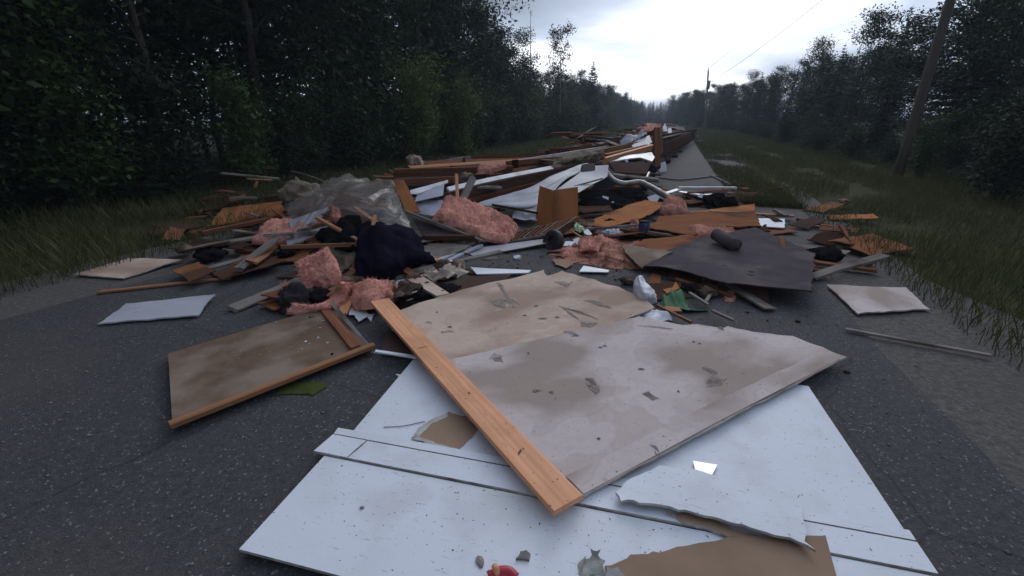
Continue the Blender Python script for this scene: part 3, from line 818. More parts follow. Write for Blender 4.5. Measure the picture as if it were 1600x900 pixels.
rt = random.Random(99)
def px_of(t, s):
    p = road_pt(t, s, 1.5); d = p.y * math.cos(PITCH)
    return 800 + FPX * p.x / max(d, .1) if p.y > 0.5 else -9999
def zone(t, s):
    x = px_of(t, s)
    if s < 0:
        if t > 75: return 'beside the far utility pole'
        return 'beyond the right verge, midway along' if t > 28 else 'close by beyond the right verge'
    if x < 462: return 'at the far left outside the wreck'
    if x < 560: return 'above the grey cloth bundle and left plastic sheeting'
    if x < 640: return 'above the leaning brown panel'
    if x < 720: return 'behind the alder bushes and rope bundle'
    if x < 800: return 'above the upright yellow stick and sill'
    if x < 860: return 'at the end of the tall forest wall'
    if x < 935: return 'around the lone birch and spruce spire'
    return 'far down the road past the spruce spire'
def left_h(t):
    if t < 27: return rt.uniform(9.0, 12.5)
    if t < 33: return rt.uniform(6.5, 8.2)
    if t < 52: return rt.uniform(4.0, 5.6)
    return rt.uniform(5.2, 6.8)
def forest_tree(t, s, h, label, group, p_sp):
    if rt.random() < p_sp:
        ms = rt.choice(SPRUCE); k = h / 9
        put('spruce_tree', ms, ('trunk', 'crown'), road_pt(t, s, -0.02), rt.uniform(0, 6.28), (k * rt.uniform(0.9, 1.25), k), label[1] + ' ' + zone(t, s), 'tree', group[1] + ' ' + zone(t, s))
    else:
        ms = rt.choice(LEAFY); k = h / 10
        put('leafy_tree', ms, ('trunk', 'crown'), road_pt(t, s, -0.02), rt.uniform(0, 6.28), (max(k, 0.62) * rt.uniform(0.85, 1.1), k), label[0] + ' ' + zone(t, s), 'tree', group[0] + ' ' + zone(t, s))
LG = ('leafy forest trees', 'forest spruces')
LROW = {12.6: ('dark leafy tree in the front row', 'dark spruce in the front row'), 15.2: ('leafy tree in the second row', 'spruce in the second row'),
        18.3: ('tall leafy tree deep in the forest', 'tall spruce deep in the forest'), 22: ('tall leafy tree deep in the forest', 'tall spruce deep in the forest')}
for s0, sp, tmax in ((12.6, 2.3, 160), (15.2, 2.7, 130), (18.3, 3.0, 45), (22, 3.4, 30)):
    t = -13.0
    while t < tmax:
        ok = not (34.0 < t < 36.5 and s0 < 14)
        if ok: forest_tree(t, s0 + rt.uniform(-0.8, 0.8), left_h(t) * (1.0 if s0 < 16 else 1.08), LROW[s0], LG, 0.28 if t < 33 else 0.45)
        t += sp * rt.uniform(0.8, 1.2) * (1.0 if t < 60 else 1.25)
t = 27.0
while t < 70:
    forest_tree(t, 13.6 + rt.uniform(-0.5, 0.8), left_h(t) * .95, LROW[15.2], LG, 0.5)
    t += rt.uniform(1.4, 2.0)
t = -9.0
while t < 75:
    k = 1 if rt.random() < 0.35 else rt.choice((0, 2))
    put('shrub', SHRUB[k], ('stem', 'foliage'), road_pt(t, 11.0 + rt.uniform(-0.5, 0.6), -0.02), rt.uniform(0, 6.28), (rt.uniform(0.9, 1.3),) * 2,
        'leafy green shrub at the forest foot ' + zone(t, 11), 'shrub', 'forest edge shrubs ' + zone(t, 11))
    t += rt.uniform(1.0, 1.7) * (1 if t < 60 else 1.6)
# the lighter alder standing out of the dark wall, the lone birch, the spruce spire and the dead snag
p = D(655, 215, 16.5); put('alder_shrub', shrub_meshes('alder', 3.6, 7000, 1.0, 'leaf_alder', 41), ('stem', 'foliage'), (p.x, p.y, 0), 1.0, (1.15, 1.0),
    'tall yellow-green alder bush standing out of the dark forest wall', 'shrub')
p = D(720, 215, 19.5); put('alder_shrub', shrub_meshes('alder_two', 3.4, 6000, 0.8, 'leaf_alder', 47), ('stem', 'foliage'), (p.x, p.y, 0), 2.0, (1.0, 1.0),
    'narrower dull green alder bush in the forest wall above the timber heap', 'shrub')
p = D(873, 200, 40); put('birch_tree', tree_meshes_leafy('birch', 8.3, 22, 3000, 2.3, 0.13, 0.35, 'leaf', 'birch_bark', 61, 0.16, 0.06), ('trunk', 'crown'), (p.x, p.y, 0), 0.4, (0.95, 1.0),
    'thin sparse-leaved birch rising alone above the treeline against the sky', 'tree')
p = D(922, 190, 55); put('spruce_tree', tree_meshes_spruce('lone_spruce', 7.6, 77, 0.27, 1.3), ('trunk', 'crown'), (p.x, p.y, 0), 0.9, (1.0, 1.0),
    'pointed spruce whose tip stands clear of the treeline beside the birch', 'tree')
def snag(px, py, Y, h, sd, label):
    rnd = random.Random(sd); W_ = Wood()
    W_.add([Vector((0, 0, -.2)), Vector((0.1, 0, h * .5)), Vector((0.02, 0.1, h))], 0.06, 0.008, 6)
    for i in range(26):
        f = rnd.uniform(0.35, 1); az = rnd.uniform(0, 6.28); ln = rnd.uniform(0.3, 1.1) * (1.2 - f)
        a = Vector((0.06, 0.03, h * f)); W_.add([a, a + Vector((math.cos(az) * ln * .6, math.sin(az) * ln * .6, ln * .35)), a + Vector((math.cos(az) * ln, math.sin(az) * ln, ln * .8))], 0.012, 0.003, 4)
    p = D(px, py, Y)
    o = link_mesh('dead_tree', raw_mesh('dead_tree', W_.V, W_.F, [M['bark']], True)); o.location = (p.x, p.y, 0)
    tag(o, label, 'tree')
snag(826, 200, 34.5, 8.4, 5, 'bare dead tree with thin twigs at the end of the tall forest wall')
snag(941, 190, 62, 6.9, 6, 'bare pale dead stem poking above the trees beside the spruce spire')

RG = ('leafy roadside trees', 'roadside spruces')
RLB = ('small leafy roadside tree', 'small roadside spruce')
for s0, sp, tmin, tmax in ((-7.5, 2.3, 2, 140), (-10, 2.7, 4, 125), (-13, 3.4, 6, 60)):
    t = tmin
    while t < tmax:
        forest_tree(t, s0 + rt.uniform(-0.8, 0.8) + max(0, t - 45) * .115, rt.uniform(5.0, 6.6) + max(0, t - 70) * .012, RLB, RG, 0.45)
        t += sp * rt.uniform(0.8, 1.2) * (1.0 if t < 60 else 1.3)
for i in range(36):
    kk = True
    ms = rt.choice(SPRUCE if kk else LEAFY[:2]); h = rt.uniform(5.8, 7.6)
    put('spruce_tree' if kk else 'leafy_tree', ms, ('trunk', 'crown'), road_pt(146 + rt.uniform(0, 18), -6 + i * 0.6, 0), rt.uniform(0, 6.28), (h / 6, h / 9.5),
        'hazy %s closing the view at the far end of the road' % ('spruce' if kk else 'leafy tree'), 'tree', '%s at the road end' % ('spruces' if kk else 'leafy trees'))
t = 4
while t < 60:
    put('shrub', SHRUB[rt.choice((0, 1, 2))], ('stem', 'foliage'), road_pt(t, -5.6 + rt.uniform(-0.7, 0.6), -0.02), rt.uniform(0, 6.28), (rt.uniform(0.5, 0.9),) * 2,
        'low shrub ' + zone(t, -5), 'shrub', 'low shrubs ' + zone(t, -5))
    t += rt.uniform(1.6, 2.8)

# rough grass of the verges
def grass(name, label, n, s0, s1, t0, t1, hmin, hmax, w, power=1.7):
    t = t0 + (t1 - t0) * rng.random(n) ** power; s = rng.uniform(s0, s1, n)
    cl = np.array([noise.noise(Vector((a * 0.6, b * 0.9, 3.0))) for a, b in zip(t, s)])
    keep = cl > -0.25; t, s, cl = t[keep], s[keep], cl[keep]; n = len(t)
    X = RO.x + RD.x * t + RL.x * s; Y = RD.y * t + RL.y * s
    h = rng.uniform(hmin, hmax, n) * (0.75 + 0.7 * cl); far = 1 + t / 35.0
    a = rng.uniform(0, 6.28, n); ln = rng.uniform(0.1, 0.6, n) * h
    ww = w * far
    B = np.stack([X, Y, np.full(n, -0.03)], 1)
    wx = np.stack([np.cos(a), np.sin(a), np.zeros(n)], 1) * ww[:, None]
    ld = np.stack([-np.sin(a) * ln, np.cos(a) * ln, h], 1)
    P = np.stack([B - wx, B + wx, B + ld * 0.55 + wx * 0.6 + np.array([0, 0, 0.02]), B + ld], 1).reshape(-1, 3)
    o = link_mesh(name, fast_mesh(name, P, np.arange(4 * n).reshape(n, 4), [M['grass']]))
    tag(o, label, 'grass', kind='stuff')
grass('grass', 'rough green verge grass at the right side of the road', 150000, -7.2, -0.9, -4, 95, 0.08, 0.32, 0.0032)
grass('grass', 'low grass creeping over the right road edge beside the far heap', 34000, -1.0, 0.15, 9, 95, 0.06, 0.26, 0.0035)
grass('grass', 'dull strip of grass between the road and the left forest', 110000, 7.1, 11.5, -6, 95, 0.1, 0.4, 0.0035)

# utility pole with transformer and wires
def pole(x, y, h, label, lean=0.0):
    r = empty('utility_pole', (x, y, 0)); tag(r, label, 'utility pole')
    tube('shaft', None, None, [(x - lean * 1.04, y, -0.3), (x - lean / 2, y, h * 0.5), (x, y, h)], 0.13, M['pole_wood'], parent=r, taper=0.09, n=8, sides=12)
    tube('transformer', None, None, [(x + 0.28, y, h - 2.2), (x + 0.28, y, h - 1.2)], 0.22, M['insulator'], parent=r, n=4, sides=14)
    tube('insulator', None, None, [(x, y, h), (x, y, h + 0.28)], 0.05, M['insulator'], parent=r, n=3, sides=8)
    tube('bracket', None, None, [(x - 0.05, y, h - 1.3), (x + 0.5, y, h - 1.25)], 0.04, M['dark_metal'], parent=r, n=2, sides=6)
    return r
pA = D(1101, 150, 64); pB = Vector((11.2, 13.2, 0))
pole(pA.x, pA.y, 7.4, 'tall thin utility pole rising above the far treeline', -0.75)
pole(pB.x, pB.y, 8.6, 'utility pole close by on the right verge')
for zz, sg, lb in ((0.25, 0.35, 'upper overhead wire running to the far utility pole'), (-1.4, 0.55, 'lower overhead wire running to the far utility pole')):
    a = Vector((pA.x, pA.y, 7.4 + zz)); b = Vector((pB.x, pB.y, 8.6 + zz))
    tube('overhead_wire', lb, 'wire', [a, a.lerp(b, .25) - Vector((0, 0, sg * .75)), a.lerp(b, .5) - Vector((0, 0, sg)), a.lerp(b, .75) - Vector((0, 0, sg * .75)), b], 0.014, M['wire'], sides=5, n=40)

# ================================================================== THE WRECKAGE
low = []
def chk(p, s=''):
    if p.z < -0.02: low.append((s, round(p.z, 2), round(p.y, 2))); p.z = 0.01
    return p
def B(label, a, b, w, h, m, name='plank', cat='plank', roll=0.0, group=None, jag=0.03, bow=0.0, parent=None):
    return beam(name, label, cat, chk(D(*a), label), chk(D(*b), label), w, h, M[m], roll, group, parent, jag, bow)
def S(label, pts, m, name='board', cat='board', th=0.012, tear=0.0, warp=0.0, edge=None, step=0.05, grid=0.2, group=None, parent=None, up=True):
    return sheet(name, label, cat, [chk(D(*p), label) for p in pts], M[m], th, M[edge] if edge else None, step, tear, warp, grid, group, parent, up)
def SG(label, pts, z, m, name='board', cat='board', **k):
    if 'edge' in k: k['edge'] = M[k['edge']]
    return sheet(name, label, cat, [G(p[0], p[1], p[2] if len(p) > 2 else z) for p in pts], M[m], **k)

# ---------------------------------------------------------------- white wall panel in front
U = Vector((0.970, -0.243, 0)).normalized(); Vv = Vector((-U.y, U.x, 0)); C0 = Vector((-1.02, 1.20, 0))
def pan(u, v, z): return C0 + U * u + Vv * v + Vector((0, 0, z))
wp = empty('fallen_partition', pan(0, 0, 0)); tag(wp, 'big white painted wall panel with grooved batten, lying face up in front', 'wall panel')
def wpart(name, q, z, th, warp=0.0, tear=0.0, m='white_paint', edge='gypsum', grid=0.25):
    return sheet(name, None, None, [pan(u, v, z + (k[0] if k else 0)) for u, v, *k in q], M[m], th, M[edge], 0.05, tear, warp, grid, None, wp)
wpart('lower_board', [(0.0, 0, .0), (2.46, 0), (2.46, 0.508), (0.0, 0.508)], 0.046, 0.014, 0.004, 0.0)
wpart('upper_board', [(0.03, 0.70), (2.46, 0.70), (2.46, 1.74), (0.0, 1.74)], 0.045, 0.014, 0.004, 0.0)
wpart('backing_board', [(0.02, 0.02), (2.44, 0.02), (2.44, 1.72), (0.02, 1.72)], 0.028, 0.014, 0, 0, 'brownsheet', 'brownsheet', 0.6)
wpart('batten_end', [(-0.062, 0.516), (0.118, 0.516), (0.145, 0.694 - .05), (-0.045, 0.694 - .05)], 0.056, 0.016, 0, [0, .004, 0, 0])
wpart('batten', [(0.122, 0.516), (2.47, 0.516), (2.47, 0.644), (0.149, 0.644)], 0.054, 0.016, 0.002, [0, 0, 0, .004])
wpart('batten', [(-0.045, 0.651), (2.47, 0.651), (2.47, 0.697), (-0.052, 0.697)], 0.055, 0.016, 0.001, 0)
sheet('torn_patch', None, None, [G(x, y, 0.0505) for x, y in ((643, 683), (655, 668), (676, 655), (702, 643), (728, 650), (752, 668), (716, 704), (690, 698), (668, 690))], M['kraft'], 0.006, M['gypsum'], 0.02, 0.012, 0.002, 0.06, None, wp)
sheet('torn_patch', None, None, [G(x, y, 0.0535) for x, y in ((643, 684), (654, 667), (676, 654), (700, 644), (699, 652), (672, 664), (655, 682))], M['gypsum'], 0.005, M['gypsum'], 0.015, 0.008, 0.003, 0.05, None, wp)
sheet('torn_patch', None, None, [G(x, y, 0.0535) for x, y in ((643, 685), (655, 682), (690, 694), (716, 700), (711, 706), (690, 700), (664, 692))], M['gypsum'], 0.005, M['gypsum'], 0.015, 0.006, 0.003, 0.05, None, wp)
tube('scratch_splinter', None, None, [pan(.17, .765, .048), pan(.27, .80, .049), pan(.36, .86, .05)], 0.0022, M['greywood'], 5, 6, parent=wp)
def a_panel():
    u, v = random.random() ** 0.8 * 1.6, random.random()
    v = v * 0.5 if random.random() < 0.7 else v * 1.3
    p = pan(u, v, 0.0); return (p.x, p.y, 0.046 if v < 0.508 or v > 0.70 else 0.056)
grit('grit', 'dark grit and crumbs scattered over the white wall panel', 230, a_panel, 0.0012, 0.006, mat('grit_dark', (0.05, 0.045, 0.042), 0.9, 0.4, 20))

# ---------------------------------------------------------------- two big drywall sheets
nd_pts = [(0.27, 1.395, .080), (1.13, 1.92, .088), (2.22, 2.58, .075), (2.05, 2.90, .07), (1.61, 2.99, .10), (1.22, 3.02, .105), (0.98, 3.12, .125), (-0.42, 2.455, .128)]
nd = sheet('drywall_sheet', 'grey water-stained drywall sheet under the near end of the pine board', 'drywall', nd_pts, M['drywall_grey'], 0.0125, M['gypsum'], 0.05, [0.004, 0.004, 0.02, 0.03, 0.03, 0.015, 0.006, 0.004], 0.014, 0.12)
td_px = [(605, 491, .10), (690, 463, .11), (762, 442, .115), (775, 439, .125), (850, 421, .12), (856, 430, .115), (878, 423, .12), (930, 437, .12), (1000, 460, .12), (1012, 469, .12), (1023, 481, .12), (900, 529, .105), (712, 580, .095), (612, 514, .1)]
td = sheet('drywall_sheet', 'tan water-stained drywall sheet lying beyond the grey one', 'drywall', [G(*p) for p in td_px], M['drywall_tan'], 0.0125, M['gypsum'], 0.045,
           [0.006, 0.006, 0.01, 0.008, 0.02, 0.012, 0.025, 0.025, 0.015, 0.01, 0.003, 0.003, 0.003, 0.01], 0.014, 0.12)
tp = [Vector(p) for p in ((0.30, 1.425, .083), (1.13, 1.93, .091), (2.15, 2.55, .079), (2.09, 2.65, .080), (1.07, 2.03, .094), (0.235, 1.52, .089))]
sheet('seam_tape', None, None, [p + Vector((0, 0, .003)) for p in tp], M['drywall_grey'], .003, None, .03, [0, 0, 0, .004, .004, 0], 0, .2, None, nd)
def flap(parent, px, py, z, L_, wd, ang, lift, m, name='torn_flap'):
    """A lip of torn paper that stands up off its board."""
    c = on(parent, px, py, .001); a = Vector((math.cos(ang), math.sin(ang), 0)); b = Vector((-a.y, a.x, 0))
    rnd = random.Random(int(px * 7 + py))
    n = 6; V = []; 
    for i in range(n + 1):
        f = i / n - 0.5; k = max(0.05, 1 - abs(f) * 2) ** 0.7
        p = c + a * L_ * f + b * rnd.uniform(-.15, .15) * wd
        V += [p - Vector((0, 0, .004)), p + b * wd * k * 0.6 + Vector((0, 0, lift * k)), p + b * wd * k * 1.1 + Vector((0, 0, lift * k * 0.75 + .002))]
    F = [q for i in range(n) for q in ((i*3, i*3+3, i*3+4, i*3+1), (i*3+1, i*3+4, i*3+5, i*3+2))]
    mw = Matrix.Translation(c)
    o = link_mesh(name, raw_mesh(name, [v - c for v in V], F, [m], True)); place(o, mw, parent)
M['scuff'] = mat('scuffed_core', (0.25, 0.21, 0.19), 0.9, 0.3, 30)
def pit(parent, px, py, z, r, asp, rz, m='gypsum', name='gouge'):
    """A shallow crater with a broken rim."""
    c = on(parent, px, py, .0008); rnd = random.Random(int(px * 13 + py)); n = 9; V = [Vector((0, 0, -.001))]; F = []
    for k, (rr, zz) in enumerate(((0.4, 0.0), (0.7, .0028), (1.1, 0.0002))):
        for i in range(n):
            a = 6.283 * i / n; q = r * .55 * rr * rnd.uniform(.6, 1.3)
            x, y = q * asp * math.cos(a), q * math.sin(a)
            V.append(Vector((x * math.cos(rz) - y * math.sin(rz), x * math.sin(rz) + y * math.cos(rz), zz * rnd.uniform(.3, 1.3) + 0.0015)))
    for i in range(n):
        j = (i + 1) % n
        F.append((0, 1 + i, 1 + j))
        for k in range(2): F.append((1 + k * n + i, 1 + (k + 1) * n + i, 1 + (k + 1) * n + j, 1 + k * n + j))
    o = link_mesh(name, raw_mesh(name, V, F, [M[m]], False)); place(o, Matrix.Translation(c), parent)
for (x, y, L_, w_, a, l) in ((922, 598, .09, .03, -.9, .022), (930, 610, .05, .05, -.6, .015), (1012, 618, .06, .02, -.4, .016), (1109, 580, .09, .02, -.55, .02), (1117, 598, .12, .04, .35, .03),
                            (1020, 703, .08, .02, -1.0, .015), (892, 522, .12, .03, -.55, .018), (775, 560, .09, .05, .25, .012), (1125, 514, .06, .015, -1, .015), (1018, 512, .3, .02, -.15, .006), (945, 542, .03, .02, 0, .01)):
    flap(nd, x, y, .098 if y < 650 else .09, L_, w_, a, l, M['drywall_grey'])
for (x, y, r, s, rz) in ((938, 543, .016, 1.6, .1), (1002, 577, .02, 1.7, 0), (1060, 612, .014, 1.2, 0), (936, 686, .013, 1.3, .3), (985, 727, .02, 1.4, .4), (1125, 654, .03, 1.6, .5), (838, 611, .025, 1.8, .2), (862, 613, .02, 1.4, .3),
                         (1084, 534, .014, 1.4, 0), (1093, 537, .012, 1.3, 0), (826, 552, .02, .6, .2)):
    pit(nd, x, y, .10 if y < 650 else .088, r, s, rz, 'scuff')
for q in (((916, 601), (926, 600), (937, 611), (931, 617), (921, 609)), ((1006, 617), (1016, 615), (1030, 623), (1020, 626)), ((1098, 574), (1106, 574), (1120, 585), (1113, 587)), ((1102, 606), (1118, 595), (1136, 592), (1128, 602)), ((888, 519), (898, 521), (904, 526), (893, 526)),
          ((768, 559), (784, 556), (786, 566), (774, 565)), ((1014, 690), (1020, 692), (1028, 714), (1020, 708))):
    sheet('torn_patch', None, None, [on(nd, x, y, .0022) for x, y in q], M['scuff'], .002, None, .012, .006, 0, .05, None, nd)
for q in (((776, 442), (783, 444), (797, 466), (806, 482), (800, 480), (788, 462)), ((765, 470), (786, 466), (800, 474), (790, 482), (772, 478)), ((905, 500), (922, 505), (934, 504), (925, 512), (908, 511)), ((872, 478), (880, 479), (905, 497), (903, 500), (886, 489)), ((916, 470), (940, 474), (952, 483), (938, 478)), ((866, 440), (884, 444), (896, 440), (885, 450))):
    sheet('torn_patch', None, None, [on(td, x, y, .0022) for x, y in q], M['scuff'], .002, None, .012, .008, 0, .05, None, td)
for (x, y, L_, w_, a, l) in ((780, 446, .12, .03, -.9, .02), (800, 470, .22, .03, -.95, .012), (905, 490, .35, .025, -.75, .014), (925, 506, .1, .05, .1, .02), (925, 472, .14, .03, -.3, .015), (945, 480, .12, .03, -.5, .015),
                            (795, 480, .08, .04, .6, .02), (778, 487, .1, .03, .2, .014), (880, 443, .15, .03, -.3, .012), (700, 520, .1, .03, .2, .01), (670, 505, .06, .02, -.3, .012)):
    flap(td, x, y, .116, L_, w_, a, l, M['drywall_tan'])
for (x, y, r, s, rz) in ((683, 488, .012, 1.4, 0), (703, 511, .022, 1.6, -.3), (692, 519, .014, 1.5, 0), (838, 478, .025, 1.5, .2), (848, 498, .03, 1.8, 0), (870, 496, .022, 1.6, 0), (820, 493, .018, 1.5, 0), (985, 492, .012, 1, 0), (790, 470, .02, 1.2, .4)):
    pit(td, x, y, .114, r, s, rz, 'scuff')

# ---------------------------------------------------------------- pine board lying over both sheets
pb = beam('pine_board', 'long orange pine board lying across the drywall sheets and white panel', 'board', (-1.085, 3.36, .152), (0.225, 1.345, .108), 0.152, 0.026, M['pine'], R(-1.5), seg=8, jag=0.004)
bx, bz_ = Vector((0.225, 1.345, .108)) - Vector((-1.085, 3.36, .152)), None
M['knot'] = mat('knot', (0.20, 0.075, 0.03), 0.7, 0.5, 40)
def knot(f, off, a, b, rz):
    d = bx.normalized(); sdv = Vector((d.y, -d.x, 0)).normalized()
    c = Vector((-1.085, 3.36, .152)) + bx * f + sdv * off + Vector((0, 0, .0136))
    rnd = random.Random(int(f * 999)); n = 12; V = [Vector((0, 0, .0008))]
    for i in range(n):
        t_ = 6.283 * i / n; q = rnd.uniform(.75, 1.15)
        u, v = a * q * math.cos(t_), b * q * math.sin(t_); u, v = u * math.cos(rz) - v * math.sin(rz), u * math.sin(rz) + v * math.cos(rz)
        V.append(d * u + sdv * v)
    o = link_mesh('knot', raw_mesh('knot', V, [(0, 1 + (i + 1) % n, 1 + i) for i in range(n)] , [M['knot']], True)); place(o, Matrix.Translation(c), pb)
for k_ in ((.86, .008, .022, .008, .9), (.855, -.02, .006, .004, 0), (.385, .02, .006, .055, .15), (.64, -.012, .011, .007, .2), (.655, .03, .006, .005, 0), (.17, .0, .006, .005, 0), (.25, -.03, .007, .004, 0), (.5, .035, .007, .012, 0), (.95, -.04, .004, .004, 0), (.73, .045, .005, .004, 0)): knot(*k_)
# torn white drywall, kraft paper sheet and small things in front on the right
SG('torn piece of white drywall with crumbling rim beside the grey sheet', [(962, 769, .085), (985, 748, .09), (1030, 727, .10), (1085, 733, .10), (1120, 744), (1250, 772), (1275, 860), (1137, 815), (1060, 797), (1000, 786), (970, 783)], .095, 'white_paint', 'drywall_scrap', 'drywall', th=0.0125, edge='gypsum', tear=[.006, .008, .004, .01, .01, .02, .02, .012, .012, .012, .01], warp=.004, step=.025, grid=.09)
SG('crumpled brown-backed drywall strip under the torn white piece', [(1040, 803), (1075, 800), (1137, 822), (1230, 850), (1225, 880), (1137, 838), (1090, 822)], .062, 'kraft', 'drywall_scrap', 'drywall', th=0.014, edge='gypsum', tear=.015, warp=.006, step=.02, grid=.07)
SG('bright mirror shard lying on white panel under the drywall edge', [(1083, 720), (1121, 726), (1109, 749), (1103, 741), (1088, 742)], .056, 'mirror', 'mirror_shard', 'mirror shard', th=.004)
SG('brown paper-faced drywall piece in the lower right corner', [(945, 884), (985, 866), (1020, 861), (1075, 852), (1137, 838), (1290, 836), (1330, 985), (940, 985)], .066, 'kraft', 'drywall_scrap', 'drywall', th=0.0125, edge='gypsum', tear=[.008, .006, .008, .008, .004, 0, 0, .01], warp=.004, step=.02, grid=.1)
def chunk(label, px, py, z, size, m='gypsum', disp=.5, name='plaster_chunk', cat='plaster chunk', rz=0.0, freq=1.6):
    lump(name, label, cat, G(px, py, z) + Vector((0, 0, size[2] * .5)), size, M[m], disp * .7, freq, .22, 3, 2, rz=rz, smooth=False)
SG('upright torn plaster fragment at the corner of the brown drywall piece', [(908, 900, .05), (912, 874, .075), (922, 856, .10), (938, 858, .105), (946, 876, .085), (944, 905, .055)], .07, 'gypsum', 'plaster_fragment', 'plaster', th=.014, tear=.012, step=.012, warp=.01, grid=.02)
SG('low torn plaster fragment half under the brown drywall piece', [(905, 905, .05), (903, 880, .052), (915, 868, .055), (925, 885, .06), (922, 905, .055)], .05, 'gypsum', 'plaster_fragment', 'plaster', th=.012, tear=.012, step=.012, warp=.006, grid=.02)
SG('grey rounded plaster fragment lying against the brown drywall piece', [(940, 908, .07), (948, 886, .075), (965, 885, .078), (976, 898, .075), (972, 915, .07)], .07, 'stone', 'plaster_fragment', 'plaster', th=.02, tear=.006, step=.012, warp=.006, grid=.02)
SG('flat grey stone chip lying alone on the white panel', [(806, 872), (813, 861), (822, 859), (829, 865), (827, 874)], .058, 'stone', 'stone_chip', 'chip', th=.012, tear=.003, step=.01, warp=.004, grid=.02)
chunk('small dark splintery chip left of the stone on the white panel', 750, 878, .047, (.014, .024, .008), 'greywood', .5, 'wood_chip', 'chip', .4)
chunk('tiny grey crumb alone in the middle of the white panel', 566, 794, .047, (.010, .007, .006), 'stone', .4)
rp = empty('red_handle', G(785, 900, .047)); tag(rp, 'red plastic handle holding a short wooden dowel at the bottom edge', 'handle')
tube('grip', None, None, [G(768, 899, .062), G(780, 893, .068), G(795, 893, .066), G(806, 903, .06)], .017, M['red_plastic'], 12, 18, parent=rp)
tube('grip_end', None, None, [G(764, 902, .06), G(769, 899, .062)], .02, M['red_plastic'], 12, 4, parent=rp)
tube('dowel', None, None, [G(777, 896, .07), G(773, 884, .10)], .012, M['pine'], 12, 3, parent=rp)

# ---------------------------------------------------------------- left of the board: cabinet door, mat, scraps
BR, TR, dl = Vector((-0.99, 2.75, .05)), Vector((-1.57, 3.52, .05)), Vector((-0.68, -0.735, 0))
cd = empty('cabinet_door', BR); tag(cd, 'brown framed door panel lying flat, strewn with broken glass', 'door')
sheet('panel', None, None, [BR, TR, TR + dl * 1.15, BR + dl * 1.15], M['cabinet'], .014, None, .05, 0, .006, .15, None, cd)
e1 = (TR - BR).normalized()
beam('rail', None, None, BR + Vector((0.02, .02, .012)), BR + dl * 1.16 + Vector((0, 0, .012)), .05, .03, M['pine_old'], 0, None, cd)
beam('rail', None, None, BR + dl * .09 + e1 * .06 + Vector((0, 0, .012)), TR + dl * .07 + Vector((0, 0, .012)), .07, .022, M['redwood'], 0, None, cd)
for (x, y, r) in ((490, 522, .018), (507, 500, .022), (519, 553, .02), (497, 527, .012), (478, 533, .012), (500, 512, .01), (512, 535, .011), (487, 494, .03), (472, 545, .01), (484, 537, .009)):
    shard('glass_shard', 'small pale glass shard lying on the brown door panel', 'glass shard', G(x, y, .055), r, M['mirror'] if r > .017 else M['white_metal'], .003, 4, group='glass shards on the door panel', tilt=(random.uniform(-.3, .3), random.uniform(-.3, .3)))
beam('strip', 'thin brown wood strip propped along the right side of the brown door', 'strip', G(519, 474, .10), G(583, 550, .03), .03, .012, M['greywood'], R(30))
B('short orange plank end leaning against pink insulation near the brown door', (533, 492, 3.35), (552, 456, 3.75), .09, .02, 'pine')
SG('dull green mat scrap on the asphalt below the brown door', [(440, 600), (500, 596), (511, 604), (488, 617), (430, 616)], .008, 'green_mat', 'mat_scrap', 'mat', th=.008, tear=.01, step=.03)
SG('white triangular chip on asphalt beside the white panel', [(618, 584), (634, 586), (628, 592)], .012, 'white_trim', 'plaster_chip', 'chip', th=.008)
SG('mauve-brown panel corner poking from under the pine board', [(595, 548), (603, 520), (640, 510), (672, 556), (640, 552)], .05, 'brownsheet', 'board', 'board', th=.01)
B('thin white strip at the foot of the mauve-brown panel', (588, 549, 2.66), (650, 558, 2.60), .03, .012, 'white_trim', 'strip', 'strip')
SG('white torn paper piece between insulation and brown door', [(545, 478), (560, 468), (580, 492), (560, 502), (553, 492), (545, 492)], .03, 'white_paint', 'paper_scrap', 'scrap', th=.004, tear=.01, step=.02, warp=.01)
SG('smaller white torn paper piece below the pink clump', [(570, 492), (585, 490), (580, 503)], .02, 'white_paint', 'paper_scrap', 'scrap', th=.004, tear=.006, step=.02)
batt('insulation', 'upright slab of pink insulation at the left above the brown door', 'insulation', [[D(476, 462, 3.85), D(470, 435, 3.95), D(466, 410, 4.05)], [D(502, 466, 3.85), D(496, 430, 3.95), D(490, 398, 4.05)], [D(532, 448, 3.9), D(526, 415, 4.0), D(514, 388, 4.12)]], M['pink'], .09, 50, 44, .03, 700)
batt('insulation', 'curled band of pink insulation along the top of the brown door', 'insulation', [[G(450, 492, .02), G(455, 474, .05)], [G(490, 490, .03), G(488, 476, .09)], [G(520, 482, .03), G(512, 468, .12)], [G(545, 462, .05), G(524, 452, .2)], [G(542, 442, .12), G(526, 440, .28)]], M['pink'], .05, 50, 20, .03, 400)
batt('insulation', 'pink insulation clump at the far end of the pine board', 'insulation', [[G(556, 486, .03), G(555, 458, .05)], [G(585, 482, .08), G(580, 452, .1)], [G(612, 470, .05), G(615, 452, .06)]], M['pink'], .10, 36, 28, .035, 500)
batt('insulation', 'small pink tuft at the left border beside the dark rags', 'insulation', [[G(440, 470, .05), G(440, 448, .1)], [G(470, 468, .05), G(468, 450, .1)]], M['pink'], .07, 20, 20, .03, 200)
lump('dark_rag', 'dark crumpled rag under the upright pink slab', 'rag', G(492, 470, .06), (.2, .13, .1), M['black_cloth_and_hollow'], .5, 2.2, .3, 5, 4)
lump('dark_rag', 'dark crumpled rag at the left border below the pink slab', 'rag', G(468, 468, .08), (.16, .14, .14), M['dark_metal'], .5, 2.2, .3, 5, 4)
patch('khaki_cloth', 'khaki cloth hanging behind the upright pink slab', 'cloth', [[D(505, 398, 4.35), D(508, 386, 4.6)], [D(528, 425, 4.3), D(530, 385, 4.65)], [D(545, 415, 4.35), D(545, 384, 4.7)], [D(556, 400, 4.5), D(556, 382, 4.7)]], M['khaki'], 30, 20, .004, .04, 7, .03, 12)
